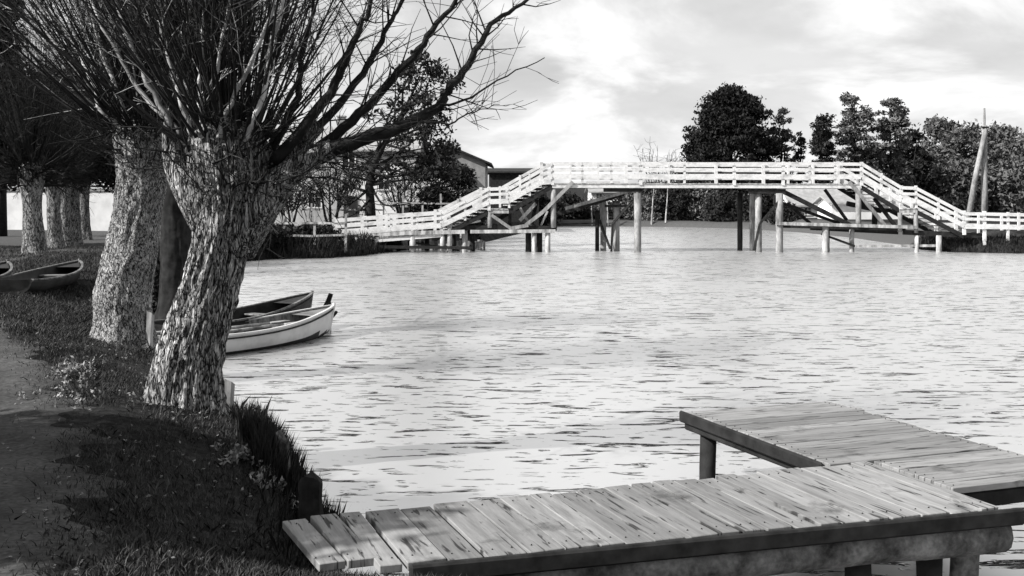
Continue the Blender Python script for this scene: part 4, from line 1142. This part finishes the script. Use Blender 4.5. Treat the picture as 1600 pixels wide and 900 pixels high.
house('grey rendered house with low gable facing the water behind the bush', PX(640, 82), PX(758, 82), 82, 9, .8, PZ(254, 82), PZ(229, 82), 'render_grey', 'roof_dark', axis='y', over=.5, windows=[(PX(716, 82), PZ(275, 82))], win=(.8, 1.0))
house('long dark shed with flat low roof right of the grey house', PX(764, 96), PX(842, 96), 96, 6, .8, PZ(270, 96), PZ(264, 96), 'dark_timber', 'roof_dark', name='shed')
house('low open shed with pale lean roof in front of the white house', PX(622, 68), PX(722, 68), 67, 4, .7, PZ(318, 68), PZ(283, 68), 'old_timber', 'roof_pale', name='shed')
house('distant white cottage seen under the left span of the bridge', PX(924, 125), PX(968, 125), 125, 6, .9, PZ(300, 125), PZ(285, 125), 'render_white', 'roof_pale', windows=[(PX(936, 125), PZ(308, 125))], win=(.7, .8))
house('white cottage with broad pale roof seen under the right span', PX(1238, 92), PX(1328, 92), 92, 6, .8, PZ(320, 92), PZ(289, 92), 'render_white', 'roof_pale', windows=[(PX(p, 92), PZ(330, 92)) for p in (1262, 1288, 1312)], win=(.6, .6))
house('long low white outbuilding beside the pale roofed cottage', PX(1300, 84), PX(1425, 84), 84, 4, .8, PZ(318, 84), PZ(308, 84), 'render_white', 'roof_pale', name='shed')

def wall(label, pts, h_, th, mat, name='garden_wall', n_cap=True):
    a_, b_ = Vector(pts[0]), Vector(pts[1])
    t_ = empty(name, (a_ + b_) / 2); tag(t_, label, 'wall')
    mb = MB(); mb.beam(a_ + Vector((0, 0, h_ / 2 - .3)), b_ + Vector((0, 0, h_ / 2 - .3)), th, h_ + .6); mb.build('masonry', M[mat], t_)
    mb = MB(); mb.beam(a_ + Vector((0, 0, h_ + .06)), b_ + Vector((0, 0, h_ + .06)), th + .12, .1); mb.build('coping', M['render_grey'], t_)
    return t_
wall('long whitewashed wall behind the distant row of willows', ((PX(-60, 62), 62, .85), (PX(225, 62), 62, .85)), PZ(299, 62) - .85, .3, 'render_white')

# fences: every rail and post a part
def fence(label, x0, x1, Y, zg, h_, n, rails, mat, seed, group=None, th=.09):
    r_ = random.Random(seed); t_ = empty('fence', ((x0 + x1) / 2, Y, zg)); tag(t_, label, 'fence', group)
    xs_ = [x0 + (x1 - x0) * i / (n - 1) for i in range(n)]
    for x in xs_:
        mb = MB(); mb.beam((x, Y, zg - .3), (x + r_.uniform(-.05, .05), Y, zg + h_ * r_.uniform(.97, 1.08)), th, th * 1.1, (1, 0, 0)); mb.build('post', M[mat], t_)
    for i in range(n - 1):
        for f in rails:
            mb = MB(); mb.beam((xs_[i] + .005, Y - th * .85, zg + h_ * f + r_.uniform(-.03, .03)), (xs_[i + 1] - .005, Y - th * .85, zg + h_ * f + r_.uniform(-.03, .03)), .04, .09); mb.build('rail', M[mat], t_)
    return t_
fence('grey post and rail fence on the dark bank left of the bridge', PX(395, 48.4), PX(540, 48.4), 48.4, .45, 1.35, 4, (.35, .75), 'old_timber', 1)
fence('tall slim post and rail fence on the wall behind the distant willows', PX(60, 64), PX(240, 64), 64, PZ(302, 64), 1.3, 4, (.3, .78), 'dark_timber', 2, th=.12)
fence('pale post fence behind the low part of the bridge ramp', PX(600, 60), PX(720, 60), 60, .7, 2.0, 5, (.5, .8), 'old_timber', 3)
fence('low grey garden fence in front of the white house', PX(400, 64), PX(600, 64), 64, .7, 1.5, 8, (.3, .8), 'old_timber', 4)

# utility pole with its raking strut
Yp = 62; bx_ = PX(1538, Yp); zg = zat(bx_, Yp)
t_ = empty('utility_pole', (bx_, Yp, zg)); tag(t_, 'tall wooden utility pole propped by a raking strut on the right bank', 'utility pole')
mb = MB(); mb.tube([(bx_, Yp, zg - .4), (bx_, Yp, 3), (bx_ + .01, Yp, PZ(196, Yp))], [.19, .17, .14], 10); mb.build('pole', M['pile_pale'], t_, True)
mb = MB(); mb.tube([(PX(1508, Yp), Yp - .1, zg - .4), (PX(1522, Yp), Yp - .15, 3.7), (PX(1536, Yp), Yp - .22, PZ(207, Yp))], [.17, .15, .12], 10); mb.build('strut', M['pile_pale'], t_, True)
mb = MB(); mb.tube([(bx_, Yp, PZ(197, Yp)), (bx_, Yp, PZ(185, Yp)), (bx_, Yp, PZ(169, Yp))], [.07, .07, .05], 8); mb.build('top_spike', M['render_grey'], t_)
mb = MB(); mb.tube([(bx_ - .2, Yp - .12, PZ(199, Yp)), (bx_ + .2, Yp - .12, PZ(199, Yp))], [.05, .05], 6); mb.build('clamp', M['dark_timber'], t_)

# ------------------------------------------------------------------ trees and shrubs beyond
def gb(px, Y): 
    x = PX(px, Y); return (x, Y, max(.2, zat(x, Y)))
def tree_px(name, label, px, top, half_px, Y, mat, seed, **kw):
    b_ = gb(px, Y); h_ = PZ(top, Y) - b_[2]
    return simple_tree(name, label, 'tree' if 'shrub' not in name and 'bush' not in name else 'shrub', b_, h_, half_px * Y / F_PX, M and mat, seed, **kw)
tree_px('evergreen_tree', 'big dense black domed evergreen beyond the bridge', 1143, 138, 88, 106, 'evergreen', 1, n_cl=260, cr=1.05, leaves=60000, size=.17, z0=.03, power=.72, boughs=70, trunk_r=.35)
tree_px('slim_tree', 'slim loose leafed tree against the right flank of the domed evergreen', 1222, 170, 22, 108, 'leaf_mid', 2, n_cl=60, cr=.42, leaves=3600, size=.17, z0=.15, power=1.6)
tree_px('slim_tree', 'short slim tree between the evergreen and the layered pines', 1250, 205, 12, 110, 'leaf_dark', 3, n_cl=40, cr=.35, leaves=2200, size=.15, z0=.1, power=.8)
# layered pines: flat plates of foliage with gaps
def layered(label, px, top, half_px, Y, seed, mat='leaf_mid', zb=.28):
    rs2 = np.random.RandomState(seed); b_ = gb(px, Y); h_ = PZ(top, Y) - b_[2]; r_ = half_px * Y / F_PX
    t_ = empty('pine_tree', b_); tag(t_, label, 'tree', 'pines with layered branches')
    mb = MB(); pts = [Vector(b_) + Vector((.15 * math.sin(i), 0, h_ * .97 * i / 6 - (.3 if i == 0 else 0))) for i in range(7)]
    mb.tube(pts, taper(.26, .04, 7), 8); mb.build('trunk', M['branch_dark'], t_, True)
    cl = []; mb = MB()
    nl = 11
    for i in range(nl):
        f = zb + (1 - zb) * i / (nl - 1); lim = r_ * (1.0 - .62 * ((f - zb) / (1 - zb)) ** 2.2)
        for k_ in range(6 if i < nl - 1 else 2):
            a_ = rs2.uniform(0, 2 * math.pi); rr = lim * rs2.uniform(.35, 1.0)
            c = (b_[0] + rr * math.cos(a_), b_[1] + rr * math.sin(a_), b_[2] + f * h_ + rs2.uniform(-.9, .35))
            cl.append((c[0], c[1], c[2], rs2.uniform(.45, 1.05), rs2.uniform(.45, 1.05), rs2.uniform(.2, .5)))
            mb.tube([Vector((b_[0], b_[1], c[2] - .3)), Vector(c)], [.06, .02], 4)
    mb.build('limbs', M['branch_dark'], t_)
    v, f = leaf_cloud(rs2, cl, 125, .16, .2); tag(np_mesh('crown', v, f, M[mat], t_), kind='stuff')
layered('layered pine nearest the slim trees, thin spire top', 1285, 185, 16, 102, 11, 'leaf_dark')
layered('tall layered pine with broad round top, middle of the three', 1336, 152, 34, 104, 12)
layered('tall layered pine next to the soft grey wood', 1392, 152, 34, 106, 13)
tree_px('small_tree', 'dark low tree under the layered pines', 1360, 225, 46, 112, 'leaf_dark', 14, n_cl=40, cr=1.0, leaves=6000, size=.22, z0=.05)
tree_px('small_tree', 'dark tree at the edge of the soft grey wood beside the pines', 1425, 205, 30, 112, 'leaf_dark', 15, n_cl=40, cr=.9, leaves=6000, size=.22, z0=.05, power=1.2)
# the wood on the right
for i, (px, tp, hw, Y, lab) in enumerate([
        (1470, 195, 40, 128, 'soft grey tree with a bare spike at the left end of the wood'), (1512, 205, 36, 124, 'soft grey tree of the wood just left of the utility pole'),
        (1560, 205, 40, 130, 'rounded grey tree of the wood just right of the utility pole'), (1605, 212, 40, 126, 'grey tree of the wood right of the rounded one'),
        (1665, 205, 44, 128, 'grey tree of the wood farthest from the pines'), (1445, 245, 30, 118, 'low bushy tree in front of the wood by the pines'),
        (1495, 258, 34, 114, 'low bushy tree in front of the wood behind the strut'), (1580, 262, 40, 114, 'low bushy tree in front of the wood behind the white rail')]):
    tree_px('wood_tree', lab, px, tp - 7, hw * 1.2, Y, 'leaf_misted', 60 + i, group='trees of the wood', n_cl=60, cr=1.5, leaves=9000, size=.24, z0=.03, power=1.1, limbs=4)
# bare bushes over the left half of the main span
def bare(label, px, top, half_px, Y, seed, n=40, mat='branch_dark', r0=.03, name='bare_bush', cat='shrub'):
    r_ = random.Random(seed); b_ = gb(px, Y); h_ = PZ(top, Y) - b_[2]; t_ = empty(name, b_); tag(t_, label, cat)
    for k_ in range(n):
        pass
    mb = MB()
    for k_ in range(5):
        q = grow(r_, Vector(b_) - Vector((0, 0, .2)), (r_.uniform(-.35, .35), r_.uniform(-.3, .3), 1), h_ * .7, 5, .1, .1); mb.tube(q, taper(.12, .04, 6), 6)
    mb.build('trunk', M[mat], t_)
    mb = MB()
    for k_ in range(n):
        a_ = r_.uniform(-1, 1); p = Vector(b_) + Vector((a_ * half_px * Y / F_PX * .5, r_.uniform(-1, 1), h_ * r_.uniform(.3, .65)))
        q = grow(r_, p, (a_ * .7 + r_.gauss(0, .3), r_.gauss(0, .3), .9), h_ * r_.uniform(.2, .4), 5, .02, .15)
        mb.tube(q, taper(r0, .012, 6), 4, False)
        for _ in range(5):
            i = r_.randint(1, 4); q2 = grow(r_, q[i], (r_.gauss(0, 1), r_.gauss(0, 1), r_.uniform(-.1, .9)), h_ * r_.uniform(.06, .16), 3, .05, .2); mb.tube(q2, [.018, .014, .012, .01], 3, False)
    tag(mb.build('crown', M[mat], t_), kind='stuff')
bare('leafless bush with two dark leaders above the left bridge rail', 1030, 212, 42, 108, 1)
bare('low leafless bush beside the foot of the domed evergreen', 1066, 228, 24, 107, 2, 24)
# undergrowth seen beneath the span
shr = [(1016, 288, 22, 104, 'dense dark shrub just right of the centre pile'), (1044, 284, 24, 105, 'dark shrub beneath the leafless bush'), (1075, 280, 26, 103, 'dark shrub beneath the left flank of the evergreen'),
       (1108, 284, 26, 102, 'dark shrub below the middle of the evergreen'), (1138, 300, 34, 99, 'black round shrub at the foot of the evergreen by the sand'), (1178, 286, 28, 97, 'dark shrub beside the right pier of the span'),
       (866, 312, 22, 108, 'dark shrub behind the left upright of the span'), (893, 304, 24, 109, 'dark shrub left of the distant cottage'), (918, 318, 18, 111, 'low shrub at the left corner of the distant cottage'),
       (944, 318, 20, 112, 'low shrub before the distant cottage'), (972, 304, 24, 112, 'dark shrub between the distant cottage and the centre pier'), (994, 294, 18, 108, 'dark shrub right behind the centre pier'),
       (838, 308, 24, 100, 'dark shrub behind the upper stairs'), (1228, 322, 18, 90, 'low shrub at the left end of the pale roofed cottage'), (1210, 296, 20, 98, 'dark shrub behind the right pier'),
       (1462, 312, 34, 84, 'dark shrub behind the lower right stairs'), (1490, 316, 40, 84, 'dark shrub by the foot of the utility pole strut')]
for i, (px, tp, hw, Y, lab) in enumerate(shr):
    tree_px('shrub', lab, px, tp, hw, Y, 'leaf_mid' if i in (0, 3, 8, 9, 11) else 'leaf_dark', 90 + i, group='shrubs along the far shore', n_cl=44, cr=.7, leaves=6000, size=.14, z0=.02, power=1.8, trunk_r=.08, limbs=5)
for i, (px, tp) in enumerate([(1018, 285), (1040, 280), (1112, 285), (1165, 285), (925, 310), (950, 308)]):
    Y = 101.5; r_ = random.Random(200 + i); b_ = gb(px, Y); t_ = empty('sapling', b_)
    tag(t_, ['pale sapling stem behind the centre pile', 'pale sapling stem among twiggy shrubs under the span', 'pale sapling stem under the evergreen', 'pale sapling stem left of the right pier', 'pale sapling stem in front of the distant cottage', 'pale sapling stem right of the distant cottage'][i], 'sapling', 'saplings on the far shore')
    h_ = PZ(tp, Y) - b_[2]; mb = MB(); q = grow(r_, Vector(b_) - Vector((0, 0, .1)), (r_.gauss(0, .06), 0, 1), h_, 6, .1, .05); mb.tube(q, taper(.09, .03, 7), 6); mb.build('trunk', M['old_timber'], t_)
    mb = MB()
    for _ in range(12):
        j = r_.randint(2, 6); mb.tube(grow(r_, q[j], (r_.gauss(0, 1), r_.gauss(0, 1), .6), .8, 3, .1, .2), [.03, .02, .015, .01], 4, False)
    mb.build('crown', M['branch_dark'], t_)

bare('twiggy leafless shrub in front of the white house, left of the leafy tree', 520, 236, 60, 63, 31, 90, r0=.028)
bare('low twiggy shrub before the white house next to the leaning willow', 452, 262, 44, 62, 32, 70, r0=.026)
bare('twiggy leafless shrub between the leafy tree and the round bush', 632, 250, 34, 62, 33, 60, r0=.024)
# leafy tree on the left bank in front of the houses, and its neighbours
rs2 = np.random.RandomState(9); Yt = 57.0; b_ = gb(582, Yt)
t_ = empty('leafy_tree', b_); tag(t_, 'leafy spreading tree in front of the white house, leaning over the ramp', 'tree')
r_ = random.Random(9)
mb = MB(); tr = [Vector((b_[0], Yt, b_[2] - .3)), P(579, 320, Yt), P(577, 290, Yt), P(582, 262, Yt), P(600, 225, Yt), P(630, 180, Yt), P(655, 120, Yt)]
mb.tube(tr, [.3, .25, .22, .2, .16, .1, .04], 8); mb.build('trunk', M['branch_dark'], t_, True)
cl = []
mb = MB()
for px, py, s_ in [(640, 120, .9), (668, 105, .8), (655, 90, .6), (690, 135, .8), (660, 160, .9), (628, 165, .7), (700, 185, .7), (675, 200, .9), (645, 215, .7), (708, 225, .6), (690, 240, .9), (660, 250, .8), (700, 268, .8), (625, 235, .5),
                   (680, 285, .9), (655, 290, .6), (605, 200, .45), (600, 250, .4), (640, 270, .5), (560, 285, .35), (545, 310, .35), (620, 190, .4), (590, 175, .4)]:
    for k_ in range(3):
        c = P(px + rs2.normal(0, 9), py + rs2.normal(0, 9), Yt + rs2.uniform(-1.5, 1.5)); cl.append((c.x, c.y, c.z, s_ * .8, s_ * .8, s_ * .62))
    c = P(px, py, Yt); st = tr[r_.randint(2, 5)]
    q = [st, (st + c) / 2 + Vector((r_.gauss(0, .3), r_.gauss(0, .3), .2)), c]; q = [Vector(x) for x in catmull([tuple(p) for p in q], 3)]
    mb.tube(q, taper(.09, .02, len(q)), 5)
    for _ in range(7):
        j = r_.randint(2, len(q) - 1); mb.tube(grow(r_, q[j], (r_.gauss(0, 1), r_.gauss(0, 1), r_.gauss(.1, .7)), r_.uniform(.6, 1.6), 4, .03, .22), taper(.03, .012, 5), 4, False)
# low arching boughs towards the left
for pts in [[(577, 282), (550, 275), (520, 262), (490, 262)], [(578, 270), (610, 276), (650, 270), (690, 262)], [(576, 300), (545, 290), (520, 278), (495, 300), (500, 330)], [(578, 310), (560, 330), (530, 345)], [(580, 290), (600, 320), (640, 318)], [(577, 295), (540, 320), (515, 300), (480, 270)]]:
    q = [Vector(x) for x in catmull([tuple(P(px, py, Yt + r_.uniform(-.6, .6))) for px, py in pts], 4)]; mb.tube(q, taper(.085, .025, len(q)), 5)
    for _ in range(9):
        j = r_.randint(1, len(q) - 1); mb.tube(grow(r_, q[j], (r_.gauss(0, 1), r_.gauss(0, .6), r_.gauss(0, .8)), r_.uniform(.5, 1.4), 4, 0, .25), taper(.028, .01, 5), 4, False)
mb.build('limbs', M['branch_dark'], t_)
v, f = leaf_cloud(rs2, cl, 72, .12); tag(np_mesh('crown', v, f, M['leaf_dark'], t_), kind='stuff')
tree_px('round_bush', 'round dark bush in front of the grey gabled house', 722, 262, 34, 64, 'leaf_dark', 5, n_cl=60, cr=.55, leaves=9000, size=.1, z0=.02, power=1.5, trunk_r=.1)
tree_px('round_bush', 'smaller dark bush beside the fence behind the ramp', 680, 290, 30, 62, 'leaf_dark', 6, n_cl=40, cr=.5, leaves=5000, size=.1, z0=.02, power=1.5, trunk_r=.08)
tree_px('round_bush', 'low dark bush on the bank between fence and bridge end', 470, 352, 60, 50.5, 'leaf_dark', 7, n_cl=70, cr=.35, leaves=9000, size=.08, z0=.02, power=2.5, trunk_r=.05)
tree_px('round_bush', 'low dark bush on the bank close to the leaning willow', 405, 350, 40, 47, 'leaf_dark', 8, n_cl=50, cr=.4, leaves=7000, size=.08, z0=.02, power=2.0, trunk_r=.05)
tree_px('round_bush', 'dark bush filling the gap between the big willow trunks', 268, 380, 26, 24, 'leaf_dark', 10, n_cl=40, cr=.22, leaves=9000, size=.05, z0=.02, power=2.0, trunk_r=.04)
# dark trees over the wall at the far left
tree_px('broad_tree', 'broad black tree spreading over the distant willow row', 90, 118, 100, 47, 'evergreen', 21, n_cl=150, cr=.75, leaves=40000, size=.11, z0=.42, power=1.3, trunk_r=.28)
tree_px('broad_tree', 'black tree beside the broad one at the start of the wall', -20, 105, 70, 45, 'evergreen', 22, n_cl=110, cr=.75, leaves=28000, size=.11, z0=.42, power=1.3, trunk_r=.25)
tree_px('spruce_tree', 'tall black spruce with drooping twigs rising past the broad trees', 4, -60, 26, 54, 'evergreen', 23, n_cl=110, cr=.6, leaves=22000, size=.12, z0=.3, power=1.0, trunk_r=.25)

# reeds and rushes at the foot of the far banks
def shore_blades(name, label, n, box, hgt, wid, mat, dlo=-.3, dhi=.8):
    x = rs_.uniform(box[0], box[1], n); y = rs_.uniform(box[2], box[3], n); d = land_dist(x, y); ok = (d > dlo) & (d < dhi)
    pts = np.stack([x[ok], y[ok], np.maximum(height(x[ok], y[ok]), -.1)], 1)
    o = blades(name, pts, hgt, wid, mat, lean=.25); tag(o, label, 'reeds')
shore_blades('reeds', 'dark reeds along the bank left of the bridge', 30000, (-13, -5.5, 24, 56), .5, .02, 'reed')
shore_blades('rushes', 'dark rushes along the right bank below the rail', 30000, (20, 34, 49, 58), .2, .02, 'reed', -.15, 1.6)
